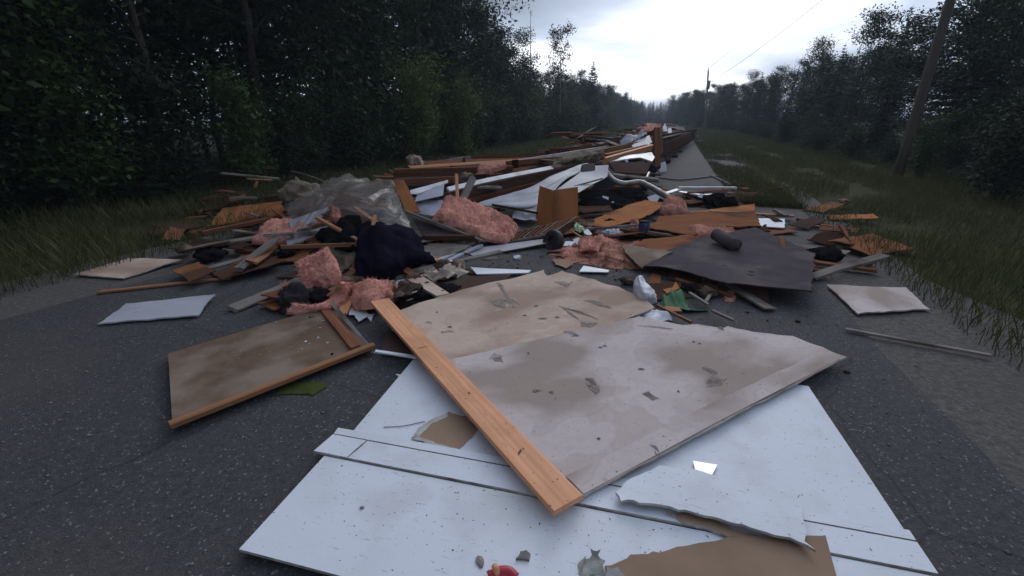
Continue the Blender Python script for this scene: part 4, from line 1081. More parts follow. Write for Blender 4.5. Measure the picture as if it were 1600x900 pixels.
S('brown board corner behind the khaki cloth beside dark tarp', [(530, 442, 4.25), (552, 446, 4.2), (554, 400, 4.5), (543, 402, 4.5)], 'hardboard', up=False)
# ---------------------------------------------------------------- navy tarp, plastic film, left pile
patch('tarp', 'crumpled navy tarp heaped behind the end of the pine board', 'tarp', [
    [G(556, 455, .0), D(556, 420, 4.1), D(557, 385, 4.3), D(562, 360, 4.6), D(575, 352, 5.1)],
    [G(590, 452, .0), D(588, 415, 4.0), D(590, 378, 4.25), D(596, 352, 4.6), D(600, 348, 5.1)],
    [G(625, 438, .0), D(622, 410, 4.15), D(622, 380, 4.35), D(624, 356, 4.7), D(624, 352, 5.1)],
    [G(652, 420, .0), D(650, 405, 4.45), D(648, 388, 4.6), D(648, 372, 4.8), D(645, 365, 5.1)],
    [G(682, 408, .0), D(678, 402, 4.75), D(670, 394, 4.85), D(662, 388, 4.95), D(655, 380, 5.1)]], M['navy'], 60, 44, .006, .05, 3.2, .02, 7, ragged=.02, pleat=(.03, 5, 1.0, 2.0))
patch('plastic_film', 'translucent plastic sheeting draped over the left wreckage', 'plastic sheet', [
    [D(452, 322, 6.1), D(452, 340, 5.5), D(458, 362, 5.0), D(463, 378, 4.8)],
    [D(482, 302, 6.3), D(482, 322, 5.6), D(484, 338, 5.2), D(487, 350, 5.0)],
    [D(512, 283, 6.5), D(510, 298, 5.8), D(508, 318, 5.3), D(508, 336, 5.05)],
    [D(545, 274, 6.6), D(540, 284, 5.9), D(540, 305, 5.3), D(538, 328, 5.0)],
    [D(575, 281, 6.6), D(575, 294, 5.8), D(578, 318, 5.2), D(580, 345, 4.9)],
    [D(606, 280, 6.6), D(606, 300, 5.8), D(612, 330, 5.2), D(618, 362, 4.85)],
    [D(620, 302, 6.3), D(626, 320, 5.7), D(640, 350, 5.15), D(655, 379, 4.85)]], M['film'], 110, 60, 0, .02, 2.0, 0, 9, ragged=.03, pleat=(.05, 8, .7, 4.0))
S('pale siding strip at left border under the plastic sheeting', [(452, 345, 5.6), (520, 320, 6.1), (522, 330, 6.0), (455, 362, 5.4)], 'siding', 'siding_piece', 'siding')
S('second pale siding strip low at the left border', [(445, 372, 5.2), (512, 352, 5.5), (516, 358, 5.4), (450, 384, 5.0)], 'siding', 'siding_piece', 'siding')
S('dark grey metal strip between the left siding strips', [(445, 365, 5.35), (515, 345, 5.6), (516, 351, 5.5), (445, 374, 5.25)], 'dark_metal', 'metal_strip', 'strip')
B('slanting orange stick under the edge of the plastic sheeting', (495, 340, 5.0), (560, 376, 4.6), .045, .03, 'pine_old', 'stick', 'stick')
B('second slanting stick nearer to the navy tarp', (556, 325, 5.2), (590, 350, 4.8), .05, .03, 'pine_old', 'stick', 'stick')
B('short upright stick end beside the navy tarp', (583, 352, 4.75), (586, 338, 4.9), .04, .03, 'pine_old', 'stick', 'stick')
B('long thin horizontal lath at left border above the pink slab', (440, 386, 4.55), (558, 382, 4.55), .03, .04, 'pine_old', 'lath', 'lath')
B('short orange offcut standing on the horizontal lath', (536, 380, 4.6), (545, 370, 4.7), .06, .02, 'pine_old', 'offcut', 'offcut')
S('brown panel seen through the plastic sheeting', [(520, 330, 5.6), (575, 318, 6.0), (590, 350, 5.3), (530, 360, 5.1)], 'brownsheet', up=False)
S('dim plywood sheet under the plastic sheeting', [(470, 330, 6.0), (540, 300, 6.6), (600, 310, 6.3), (560, 345, 5.6)], 'darkwood')
batt('insulation', 'pink insulation strip visible through the plastic sheeting', 'insulation', [[D(520, 345, 5.1), D(516, 322, 5.4)], [D(535, 352, 5.0), D(532, 330, 5.3)]], M['pink_dirty'], .05, 16, 20, .02, 150)
lump('dark_rag', 'dark rag heap under the plastic sheeting beside the tarp', 'rag', D(545, 362, 4.9) - Vector((0, 0, .15)), (.4, .3, .26), M['black_cloth_and_hollow'], .5, 2, .3, 5, 4)
tube('branch', 'thin bare branch sticking out above the left wreckage', 'branch', [D(455, 268, 7.2), D(480, 274, 7), D(508, 284, 6.8)], .018, M['greywood'], 6, 10, taper=.008)
lump('cloth_heap', 'grey cloth bundle at the left border behind the plastic sheeting', 'cloth', D(468, 296, 7.0) - Vector((0, 0, .12)), (.3, .25, .24), M['khaki'], .4, 2.5, .35, 6, 4)
S('dark sheet under the grey cloth bundle at the left border', [(445, 305, 7.2), (495, 300, 7.0), (490, 325, 6.2), (445, 330, 6.2)], 'dark_metal')

# ---------------------------------------------------------------- behind the tan sheet
SG('white paint-faced board between the navy tarp and brown rags', [(580, 449), (600, 438), (655, 424), (700, 412), (690, 422), (640, 436), (597, 452)], .05, 'white_paint', th=.01, tear=.006, step=.03)
patch('brown_rag', 'torn brown cloth crumpled beside the pink clump', 'cloth', [[G(612, 478, .02), G(600, 448, .06)], [G(630, 470, .12), G(625, 438, .12)], [G(655, 458, .1), G(650, 435, .1)], [G(680, 452, .03), G(680, 440, .05)]], M['brown_cloth'], 36, 26, .004, .09, 8, .06, 14, ragged=.03)
lump('brown_rag', 'small dark cloth knot with white patch on the tan sheet edge', 'cloth', G(655, 462, .13), (.07, .05, .06), M['black_cloth_and_hollow'], .5, 2, .4, 5, 3)
shard('paper_scrap', 'white paper bit beside the dark cloth knot', 'scrap', G(648, 456, .2), .035, M['white_trim'], .003, 4, tilt=(.4, -.5))
shard('paper_scrap', 'second white paper bit in front of the dark cloth knot', 'scrap', G(640, 468, .14), .03, M['white_trim'], .003, 4, tilt=(.4, -.3))
SG('tan plank lying behind the left end of the tan sheet', [(634, 435), (658, 430), (702, 458), (682, 462)], .12, 'drywall_tan', 'plank', 'plank', th=.02)
patch('cream_rag', 'pinkish cream cloth with torn rim behind the tan plank', 'cloth', [[G(660, 434, .08), G(665, 422, .1)], [G(690, 440, .12), G(695, 412, .18)], [G(715, 432, .1), G(718, 410, .15)], [G(725, 428, .05), G(722, 418, .08)]], M['cream_cloth'], 28, 22, .004, .08, 9, .05, 14, ragged=.03)
lump('dark_rag', 'dark cloth clump between the white strip and cream cloth', 'rag', G(700, 420, .12), (.13, .09, .09), M['brown_cloth'], .5, 2, .35, 6, 4)
SG('flat dark brown sheet behind the tan drywall', [(686, 442), (735, 432), (800, 428), (790, 436), (705, 456)], .1, 'brownsheet', th=.008)
SG('long white trim strip behind the brown sheet', [(735, 417), (760, 419), (830, 422), (825, 426), (745, 428)], .04, 'white_trim', 'trim_strip', 'strip', th=.012)
B('dark thin slat leaning across the white trim strip', (706, 410, 4.75), (740, 428, 4.45), .05, .015, 'darkwood', 'slat', 'slat')
B('orange wood stub at the lower end of the white strips', (668, 416, 4.85), (692, 405, 5.0), .06, .04, 'pine', 'stub', 'plank')
B('bright white trim strip slanting up beside the grey board', (688, 406, 4.95), (742, 381, 5.45), .07, .03, 'white_metal', 'trim_strip', 'strip')
B('greyer trim strip parallel to the bright white one', (700, 408, 4.92), (752, 383, 5.4), .05, .03, 'siding', 'trim_strip', 'strip')
shard('foam_piece', 'white round foam lump at the foot of the trim strips', 'foam', G(702, 408, .16), .06, M['bag_white'], .04, 7)
S('wide pale board lying under the slatted gate', [(708, 403, 5.05), (752, 386, 5.45), (858, 372, 5.75), (864, 378, 5.55), (750, 399, 5.1)], 'siding', th=.015, warp=.01, edge='greywood')
S('light grey weathered board in the middle of the pile', [(655, 384, 5.3), (748, 374, 5.5), (728, 388, 5.2), (694, 402, 5.0), (672, 412, 4.85), (668, 396, 5.05)], 'greywood', th=.015, tear=.008)
B('dark timber lying on the grey weathered board', (664, 371, 5.35), (742, 371, 5.4), .08, .06, 'darkwood', 'timber', 'timber')
B('long grey rail slanting above the dark timber', (636, 331, 6.1), (756, 377, 5.4), .10, .022, 'greywood', 'rail', 'rail', roll=R(-20))
S('grey board face under the long grey rail', [(644, 340, 6.1), (738, 371, 5.55), (660, 369, 5.7)], 'grey_sheet', up=False)
batt('insulation', 'big slab of bright pink insulation in the middle of the pile', 'insulation', [
    [D(674, 343, 5.95), D(686, 328, 6.25), D(697, 311, 6.6)], [D(715, 358, 5.85), D(728, 342, 6.15), D(745, 322, 6.6)], [D(757, 376, 5.65), D(768, 358, 6.0), D(782, 338, 6.4)], [D(792, 382, 5.6), D(802, 372, 5.8), D(810, 356, 6.15)]], M['pink'], .09, 64, 48, .045, 1500)
# lath panel
lp = empty('slatted_gate', D(785, 380, 5.7)); tag(lp, 'brown slatted gate lying below the folding door', 'gate')
a0, a1, b0, b1 = D(786, 381, 5.65), D(872, 362, 5.85), D(806, 364, 6.15), D(905, 340, 6.45)
beam('rail', None, None, a0, a1, .05, .03, M['greywood'], 0, None, lp); beam('rail', None, None, b0, b1, .05, .03, M['redwood'], 0, None, lp)
sheet('back_sheet', None, None, [p - Vector((0, 0, .04)) for p in (a0, a1, b1, b0)], M['darkwood'], .01, None, parent=lp)
for i in range(10):
    f = (i + .5) / 10
    beam('slat', None, None, a0.lerp(a1, f) + Vector((0, 0, .02)), b0.lerp(b1, f) + Vector((0, 0, .02)), .022, .018, M['redwood'] if i % 3 else M['greywood'], 0, None, lp, seg=2)
# tyre
def tyre(label, c, Rr, rr, axis):
    r = empty('tyre', c); tag(r, label, 'tyre')
    q = Vector(axis).normalized().to_track_quat('Z', 'Y').to_matrix().to_4x4()
    V, F = [], []; n, k = 32, 12
    for i in range(n):
        for j in range(k):
            a, b = 6.2832 * i / n, 6.2832 * j / k
            sx = math.copysign(abs(math.cos(b)) ** .7, math.cos(b)); sz = math.copysign(abs(math.sin(b)) ** .7, math.sin(b))
            q2 = Rr + rr * sx + (.004 * (i % 2) if sx > .6 else 0)
            V.append((q2 * math.cos(a), q2 * math.sin(a), rr * 1.15 * sz))
    for i in range(n):
        for j in range(k): F.append((i*k+j, (i+1) % n*k+j, (i+1) % n*k+(j+1) % k, i*k+(j+1) % k))
    o = link_mesh('tread', raw_mesh('tread', V, F, [M['rubber']], True)); place(o, Matrix.Translation(c) @ q, r)
    V, F = [(0, 0, .012)], []
    for i in range(20): V += [((Rr - rr*.7) * math.cos(.31416*i), (Rr - rr*.7) * math.sin(.31416*i), 0), ((Rr - rr*.2) * math.cos(.31416*i), (Rr - rr*.2) * math.sin(.31416*i), .03)]
    for i in range(20):
        j = (i + 1) % 20; F += [(0, 1+2*i, 1+2*j), (1+2*i, 2+2*i, 2+2*j, 1+2*j)]
    o = link_mesh('rim', raw_mesh('rim', V, F, [M['dark_metal']], False)); place(o, Matrix.Translation(c) @ q, r)
tyre('small black tyre standing at the end of the pale board', D(864, 378, 5.5), .105, .05, (-.75, -.55, .35))
shard('foam_piece', 'thin white disc-like scrap on the asphalt before the pale board', 'scrap', G(767, 402, .01), .09, M['greywood'], .012, 7, asp=1.3)
shard('foam_piece', 'small white crumpled scrap on the asphalt near the tyre', 'scrap', G(808, 401, .03), .05, M['bag_white'], .04, 6, tilt=(.2, .3))
SG('long white triangular chip on asphalt before the pink insulation flat', [(905, 424), (912, 415), (952, 422), (950, 425)], .03, 'white_trim', 'trim_chip', 'chip', th=.01)

# ---------------------------------------------------------------- folding door, siding, leaning things
bd = empty('folding_door', D(862, 347, 6.7)); tag(bd, 'orange-brown folding door standing upright in the pile', 'door')
S(None, [(836, 350, 6.65), (843, 290, 6.9), (863, 297, 6.65), (862, 350, 6.45)], 'hardboard', 'door_leaf', parent=bd, up=False, th=.02, grid=.3)
S(None, [(863.5, 350, 6.45), (864.5, 297, 6.65), (903, 292, 6.85), (903, 349, 6.6)], 'hardboard', 'door_leaf', parent=bd, up=False, th=.02, grid=.3)
S('splintered brown board at the foot of the folding door', [(838, 356, 6.3), (905, 348, 6.55), (905, 362, 6.1), (872, 368, 5.95)], 'ply_brown', tear=.02, warp=.01)
S('orange-brown panel leaning beside the plastic sheeting', [(612, 281, 6.9), (631, 281, 6.9), (657, 331, 6.3), (636, 333, 6.3)], 'hardboard', up=False)
B('upright yellow stick standing over the pink slab', (715, 312, 6.7), (713, 272, 6.9), .05, .035, 'pine', 'stick', 'stick')
B('slanting white-painted board beside the upright yellow stick', (722, 314, 6.7), (740, 276, 7.0), .12, .025, 'greywood', 'plank', 'plank', roll=R(70))
lump('rag', 'small rag hanging at the top of the slanting white board', 'rag', D(728, 275, 7.0), (.09, .06, .06), M['khaki'], .4, 2, .4, 6, 3)
S('lilac-white wall panel piece behind the pink slab', [(649, 333, 6.9), (649, 318, 7.1), (697, 311, 7.3), (692, 330, 6.9), (675, 337, 6.7)], 'siding_bluish', 'siding_piece', 'siding', up=False)
S('grey-lilac siding scrap above the lilac panel', [(648, 313, 7.0), (653, 300, 7.3), (694, 287, 7.6), (692, 304, 7.2)], 'siding_bluish', 'siding_piece', 'siding', up=False, warp=.03)
S('white corner of siding beside the leaning brown panel', [(641, 303, 7.2), (641, 297, 7.3), (700, 281, 7.8), (700, 285, 7.7), (652, 303, 7.2)], 'white_metal', 'siding_piece', 'siding', up=False)
patch('siding_sheet', 'long bent white siding sheet sweeping up behind the folding door', 'siding', [
    [D(742, 324, 7.2), D(745, 322, 7.4), D(748, 318, 7.7)], [D(775, 322, 7.1), D(780, 314, 7.5), D(786, 306, 8.0)], [D(815, 325, 7.0), D(825, 309, 7.5), D(832, 291, 8.3)],
    [D(845, 318, 7.2), D(860, 294, 8.0), D(870, 272, 9.0)], [D(880, 285, 8.1), D(893, 273, 8.8), D(902, 260, 9.7)], [D(912, 268, 9.0), D(915, 262, 9.4), D(920, 256, 9.9)]], M['siding'], 50, 24, .004, .03, 1.2, .012, 2.5, corr=(.02, 2.5))
patch('siding_sheet', 'lower crumpled strip of white siding beside the folding door', 'siding', [
    [D(800, 340, 6.9), D(800, 330, 7.1)], [D(820, 345, 6.7), D(822, 330, 7.0)], [D(840, 346, 6.6), D(842, 322, 7.1)]], M['siding'], 20, 12, .004, .05, 4, .04, 6)
S('lilac-grey siding panel ending in a clean cut corner', [(846, 320, 7.3), (905, 300, 7.6), (949, 275, 8.6), (951, 257, 9.0), (918, 259, 9.0), (888, 283, 8.2)], 'siding', 'siding_piece', 'siding', warp=.02, th=.01)
B('dark stick lying over the pink slab and lower siding', (770, 320, 6.7), (840, 333, 6.6), .03, .03, 'darkwood', 'stick', 'stick', jag=.05)
S('dark square vent box on the siding panel', [(909, 268, 8.7), (909, 257, 8.95), (930, 254, 9.1), (930, 266, 8.8)], 'dark_metal', 'vent_box', 'box', up=False, th=.12)

# ---------------------------------------------------------------- long timbers of the collapsed wall
B('long red-brown timber at the left top of the pile', (616, 270, 8.6), (800, 264, 10.2), .05, .15, 'redwood', 'timber', 'timber', roll=R(15))
B('lower red-brown timber under the long one', (617, 284, 8.0), (720, 279, 8.8), .05, .1, 'redwood', 'timber', 'timber')
B('orange plank behind the long red-brown timber', (640, 262, 9.6), (860, 248, 12), .2, .03, 'pine_old', 'plank', 'plank', roll=R(10))
B('dark plank lowest under the red-brown timbers', (640, 296, 7.6), (745, 288, 8.2), .05, .12, 'darkwood', 'plank', 'plank')
B('long white-edged sill running up the pile to the cloth roll', (700, 297, 7.5), (862, 262, 9.7), .10, .035, 'white_metal', 'sill', 'timber', roll=R(35), bow=.008)
B('weathered upper end of the white-edged sill', (860, 262.5, 9.7), (938, 246, 11.3), .10, .05, 'greywood', 'sill', 'timber', roll=R(35))
B('brown beam directly under the white-edged sill', (690, 311, 7.4), (930, 257, 10.6), .06, .19, 'darkwood', 'beam_timber', 'timber')
B('reddish lower beam behind the pink slab', (720, 318, 7.7), (880, 279, 9.4), .05, .11, 'redwood', 'beam_timber', 'timber')
for i, (x, y0, y1, Y) in enumerate(((760, 318, 290, 8.2), (804, 302, 283, 8.8), (845, 290, 270, 9.8), (735, 318, 300, 7.9))):
    B('short stud standing in the dark under the sill timbers', (x, y0, Y), (x + 2, y1, Y + .1), .05, .04, 'redwood', 'stud', 'stud', group='studs under the sill')
S('dark board standing in for the shade in the gap under the sill timbers', [(700, 330, 7.9), (900, 285, 9.9), (900, 262, 10.4), (700, 296, 8.4)], 'darkwood', up=False)  # added dark fill, its colour serves as interior shade of the heap
S('black sheet standing in for the shade inside the wreck under the red timbers', [(620, 300, 8.8), (760, 296, 9.3), (760, 272, 9.6), (620, 275, 9.3)], 'dark_metal', up=False)  # added sheet, darkness of the wreck's inside put into its colour
batt('insulation', 'pink insulation tuft lying on top of the white sill', 'insulation', [[D(745, 272, 9.2), D(745, 262, 9.5)], [D(768, 270, 9.3), D(768, 258, 9.7)], [D(790, 264, 9.7), D(790, 257, 9.9)]], M['pink_dirty'], .08, 24, 18, .04, 300)
lump('rope_bundle', 'pale rope bundle over the wooden box at the left top', 'rope', D(648, 253, 10.2), (.16, .1, .13), M['cream_cloth'], .5, 2.5, .5, 5, 4)
tube('rope', 'pale rope trailing from the bundle at the left top', 'rope', [D(645, 247, 10.3), D(657, 250, 10.2), D(660, 262, 10.0), D(672, 262, 9.9), D(690, 270, 9.7)], .028, M['cream_cloth'], 7, 24)
S('dark red wooden box side at the left top of the pile', [(638, 268, 9.9), (638, 241, 10.3), (650, 240, 10.5), (655, 266, 10)], 'redwood', 'box_side', 'box', up=False, th=.2)
for i, (a, b, w, h, m, lb) in enumerate((
    ((650, 256, 10.6), (705, 266, 10), .04, .1, 'redwood', 'slanting red board right of the rope bundle'),
    ((672, 255, 11), (735, 246, 12), .04, .08, 'greywood', 'thin grey plank at the ridge behind the red boards'),
    ((680, 253, 11.3), (780, 256, 11.5), .05, .12, 'darkwood', 'dark timber at the ridge left of the middle'),
    ((700, 248, 12), (885, 244, 14), .05, .09, 'redwood', 'long thin ridge timber behind the pile'),
    ((735, 245, 12.5), (838, 243, 13.5), .05, .06, 'darkwood', 'dark thin ridge rail behind the pile'),
    ((760, 250, 12), (905, 247, 13), .14, .03, 'pine_old', 'orange ridge plank leading to the cloth roll'),
    ((790, 256, 11), (900, 246, 12.2), .05, .12, 'redwood', 'red board beside the pink tuft on the sill'),
    ((815, 242, 14), (925, 238, 15), .05, .07, 'darkwood', 'dark rail at the ridge before the grass'),
    ((855, 240, 14.5), (960, 225, 17), .05, .08, 'redwood', 'red rail rising towards the yellow timber'),
    ((870, 236, 15.5), (1005, 212, 21), .06, .08, 'darkwood', 'dark long rail rising behind the white tarp'))):
    B(lb, a, b, w, h, m, 'timber', 'timber', jag=.06)
for i, (x, y0, y1, Y, w) in enumerate(((707, 278, 259, 9.6, .1), (805, 262, 250, 10.8, .16), (725, 256, 246, 11.2, .06), (855, 243, 235, 13.5, .14), (882, 243, 232, 13.5, .28), (918, 238, 226, 14.5, .3), (935, 240, 228, 14, .22), (955, 232, 222, 16, .2))):
    B('dark wooden block end sticking up from the ridge of the pile', (x, y0, Y), (x, y1, Y), .12, w, 'darkwood', 'block', 'block', roll=R(90), group='block ends along the ridge', jag=.02)

# ---------------------------------------------------------------- cloth roll, yellow timber, post and the dark chassis
patch('cloth_roll', 'khaki cloth roll sagging over the upper end of the sill', 'cloth', [
    [D(862, 267, 9.9), D(864, 256, 9.9), D(866, 250, 10.3)], [D(890, 262, 10.2), D(890, 247, 10.1), D(893, 242, 10.7)], [D(920, 255, 10.6), D(920, 241, 10.5), D(922, 237, 11.1)], [D(946, 250, 10.9), D(944, 238, 10.9), D(944, 234, 11.4)]], M['khaki'], 44, 24, .01, .06, 5, .07, 9)
B('yellow timber with nail marks leaning on the brown post', (944, 251, 10.6), (1018, 230, 12.2), .06, .15, 'pine', 'timber', 'timber', roll=R(20))
B('rough yellow timber behind the one with nail marks', (945, 243, 12), (1010, 228, 13.2), .1, .08, 'pine_old', 'timber', 'timber')
B('dark brown post standing at the end of the yellow timber', (1027, 262, 12.3), (1026, 201, 13), .16, .14, 'redwood', 'post', 'post')
B('thin grey upright beside the dark brown post', (1034, 240, 13), (1034, 203, 13.3), .04, .04, 'greywood', 'upright', 'post')
patch('white_tarp', 'pale grey-white tarp bulging above the yellow timber', 'tarp', [[D(968, 228, 14), D(970, 221, 14.5)], [D(982, 223, 14), D(984, 212, 14.8)], [D(996, 216, 14.5), D(1000, 207, 15.3)], [D(1010, 212, 15), D(1012, 205, 15.7)]], M['siding'], 24, 14, .01, .15, 3, .1, 4)
S('white insulated panel end under the yellow timber', [(952, 252, 10.6), (985, 242, 11.2), (1018, 238, 11.8), (1023, 246, 11.3), (1019, 252, 11), (1000, 246, 11)], 'white_metal', 'insulated_panel', 'panel', th=.03, warp=.02)
S('small white torn tip hanging from the insulated panel', [(975, 249, 10.7), (981, 248, 10.7), (982, 259, 10.6)], 'white_metal', 'torn_tip', 'scrap', up=False, th=.01)
S('dark olive underside board below the insulated panel', [(952, 254, 10.4), (1018, 253, 10.9), (1010, 272, 10.2), (968, 280, 9.8)], 'brownsheet', 'board', 'board', up=False)
S('black sheet standing in for the dark hollow under the cut corner of siding', [(905, 335, 7.6), (1000, 320, 8.3), (1005, 280, 10.6), (950, 275, 10.0), (908, 300, 8.6)], 'black_cloth_and_hollow', 'hollow_shade_sheet', 'sheet', up=False, warp=.1)  # black surface painted as the shade of the hollow
tube('pipe', 'bent pale grey pipe curving down right of the dark hollow', 'pipe', [D(947, 268, 9.2), D(958, 281, 9.0), D(975, 287, 8.9), D(1000, 285, 9.0), D(1020, 294, 8.8), D(1046, 309, 8.4)], .055, M['grey_metal'], 12, 40)
tube('cable', 'thin pale cable hanging beside the siding corner', 'cable', [D(947, 259, 9.3), D(955, 268, 9.2), D(966, 280, 9.1)], .02, M['greywood'], 6, 16)
tube('cable', 'thin pipe bent up at the right of the grey pipe', 'cable', [D(998, 286, 9.2), D(1008, 281, 9.3), D(1014, 270, 10)], .03, M['grey_metal'], 8, 16)
B('black chassis rail running along the right side of the far heap', (985, 286, 11.0), (1086, 214, 34), .1, .2, 'dark_metal', 'chassis_rail', 'rail')
for i, (x, y, Y) in enumerate(((1002, 274, 12.2), (1030, 250, 15), (1052, 240, 20), (1060, 234, 23), (1040, 246, 17))):
    B('dark hanging bracket under the chassis rail', (x, y, Y), (x + 1, y + 7, Y - .3), .3, .12, 'dark_metal', 'bracket', 'bracket', group='brackets under the chassis rail')
shard('paper_scrap', 'white torn scrap snagged below the chassis rail', 'scrap', D(1036, 262, 14), .16, M['bag_white'], .02, 6, tilt=(.5, 1.0))
B('long dark floor joist at the top right of the far heap', (1035, 232, 16), (1078, 211, 28), .08, .35, 'darkwood', 'joist', 'timber')
B('red-brown joist above the dark one in the far heap', (1034, 222, 17), (1070, 206, 27), .06, .2, 'redwood', 'joist', 'timber')
B('dark short joist at the far right tip of the heap', (1060, 216, 26), (1085, 207, 33), .1, .3, 'darkwood', 'joist', 'timber')
S('white pointed panel standing up at the far end', [(1033, 205, 24), (1039, 192, 25), (1044, 205, 24)], 'siding', 'panel_tip', 'panel', up=False, th=.05)
S('small white upright panel beside the pointed one', [(1044, 208, 24), (1044, 200, 25), (1049, 200, 25), (1050, 208, 24)], 'siding_bluish', 'panel_tip', 'panel', up=False, th=.05)
batt('insulation', 'red-pink insulation heap at the farthest end of the wreck', 'insulation', [[D(992, 209, 25), D(998, 201, 27)], [D(1012, 207, 25), D(1014, 196, 27)], [D(1030, 208, 25), D(1032, 200, 27)]], M['pink_dirty'], .12, 30, 20, .1, 200)

# the broken-off floor and walls that make the bulk of the far heap
S('dark floor section tilted along the right side of the far heap', [(1012, 262, 12.9), (1036, 246, 15.5), (1086, 216, 32), (1086, 208, 32), (1036, 218, 15.8), (1012, 236, 12.6)], 'darkwood', 'floor_section', 'floor', up=False, th=.08, tear=.03, grid=.6)
S('reddish wall section leaning left of the dark post', [(880, 262, 12.0), (1020, 240, 13.6), (1020, 212, 15.5), (960, 224, 15), (880, 240, 13.2)], 'redwood', 'wall_section', 'wall', up=False, th=.06, tear=.05, grid=.5)
S('dark wall section behind the white tarp', [(935, 236, 15.5), (1010, 222, 18), (1030, 206, 21), (985, 211, 20), (940, 226, 17)], 'darkwood', 'wall_section', 'wall', up=False, th=.06, tear=.06, grid=.5)
S('brown roof section lying beyond the white tarp', [(975, 221, 20), (1030, 214, 21), (1045, 200, 27), (1000, 203, 26)], 'ply_brown', 'roof_section', 'roof', th=.06, tear=.06, grid=.5)
S('floor underside coloured black as the shaded hollow between the siding and the pipe', [(942, 306, 9.2), (1012, 296, 9.9), (1028, 262, 11.6), (1012, 252, 11.6), (950, 262, 10.1)], 'black_cloth_and_hollow', 'floor_section', 'floor', up=False, th=.05, tear=.04, grid=.4)  # the hollow's shade is put into this black colour
for lb, a, b, w, h, m in (('pale plank along the top of the far floor section', (1034, 216, 16), (1080, 205, 31), .12, .04, 'greywood'), ('red plank lying over the far brown roof section', (985, 214, 19), (1040, 201, 25), .14, .04, 'redwood'),
        ('yellowish plank across the far heap beside the white tarp', (962, 226, 15.5), (1018, 214, 18), .12, .04, 'pine_old'), ('grey rail over the reddish wall section', (885, 244, 12.6), (1000, 222, 14.6), .06, .05, 'greywood'),
        ('dark rail under the yellow timber', (940, 262, 11.4), (1022, 243, 12.5), .06, .1, 'darkwood')):
    B(lb, a, b, w, h, m)
S('long reddish wall section lying behind the red timbers', [(636, 284, 9.3), (870, 264, 11.3), (882, 243, 12.7), (662, 251, 11.0)], 'redwood', 'wall_section', 'wall', up=False, th=.06, tear=.04, grid=.5)
S('pale siding piece standing left of the dark post', [(985, 233, 13.6), (1018, 225, 14.2), (1016, 211, 15.2), (990, 219, 14.5)], 'siding', 'siding_piece', 'siding', up=False, tear=.05)
for lb, a, b, w, h, m in (('white siding strip along the ridge before the yellow timber', (800, 255, 11.2), (950, 231, 14.2), .03, .13, 'white_metal'), ('grey plank over the long reddish wall section', (690, 263, 10.0), (850, 251, 11.8), .12, .03, 'greywood'),
        ('wide yellowish plank climbing to the dark post', (880, 250, 12.0), (1015, 222, 14.8), .05, .17, 'pine_old'), ('dark rafter rising over the white tarp', (930, 233, 14.2), (1024, 207, 17.8), .08, .2, 'darkwood'),
        ('red rafter crossing the ridge above the cloth roll', (860, 236, 13.4), (985, 226, 15.2), .06, .14, 'redwood'), ('dark rafter above the far floor section', (1036, 214, 18), (1088, 203, 34), .1, .2, 'darkwood')):
    B(lb, a, b, w, h, m)
# random broken planks packed through the heap
rh = random.Random(5)
hg = 'broken planks packed into the long heap'
PL = []
for i in range(210):
    f = rh.random() ** 1.3
    t = 9.5 + f * 32
    smin = max(.2, 2.7 - (t - 11) * .1)
    s = rh.uniform(smin + .3, smin + 3.6) if t > 13 else rh.uniform(2.6, 6.0)
    c = road_pt(t, s + 0.15)
    top = (0.42 + 0.3 * math.sin(min(1, max(0, (s - 1.2) / 4.0)) * math.pi)) if t < 14 else 0.65 + 0.55 * math.sin(min(1, max(0, (s - smin) / 4.2)) * math.pi)
    c.z = rh.uniform(0.06, top) if t < 14 else rh.uniform(.25, top)
    ang = math.atan2(RD.y, RD.x) + rh.gauss(0, .45) + (math.pi / 2 if rh.random() < .18 else 0)
    L_ = rh.uniform(.7, 2.6 if t < 14 else 1.7); tl = rh.gauss(0, .07)
    d = Vector((math.cos(ang), math.sin(ang), tl)) * L_ / 2
    a, b = c - d, c + d; a.z = max(a.z, .05); b.z = max(b.z, .05)
    wv, hv = rh.choice(((.09, .038), (.14, .025), (.05, .04), (.19, .02), (.25, .015)))
    beam('broken_plank', 'broken brown plank lying in the long tangled heap', 'plank', a, b, wv, hv, M[rh.choice(('redwood', 'redwood', 'darkwood', 'darkwood', 'pine_old', 'greywood'))], rh.uniform(-.6, .6), hg, None, .1, rh.uniform(-.015, .015), 3)
for i in range(26):
    f = rh.random(); t = 13 + f * 28; s = max(.2, 2.7 - (t - 11) * .1) + rh.uniform(.9, 3.4); c = road_pt(t, s); c.z = rh.uniform(.25, .85)
    a = rh.uniform(0, 6.28); l, w = rh.uniform(.5, 1.3), rh.uniform(.3, .7)
    q = [Vector((x, y, 0)) for x, y in ((-l, -w), (l, -w), (l, w), (-l, w))]
    rot = Matrix.Rotation(a, 3, 'Z') @ Matrix.Rotation(rh.gauss(0, .16), 3, 'X') @ Matrix.Rotation(rh.gauss(0, .1), 3, 'Y')
    pts = [c + rot @ p for p in q]
    mz = min(p.z for p in pts)
    if mz < .02: pts = [p + Vector((0, 0, .02 - mz)) for p in pts]
    sheet('broken_board', 'broken board lying in the far part of the long heap', 'board', pts, M[rh.choice(('ply_brown', 'brownsheet', 'redwood', 'darkwood', 'grey_sheet', 'redwood'))], .015, None, .12, .04, .03, .4, 'broken boards in the far heap')

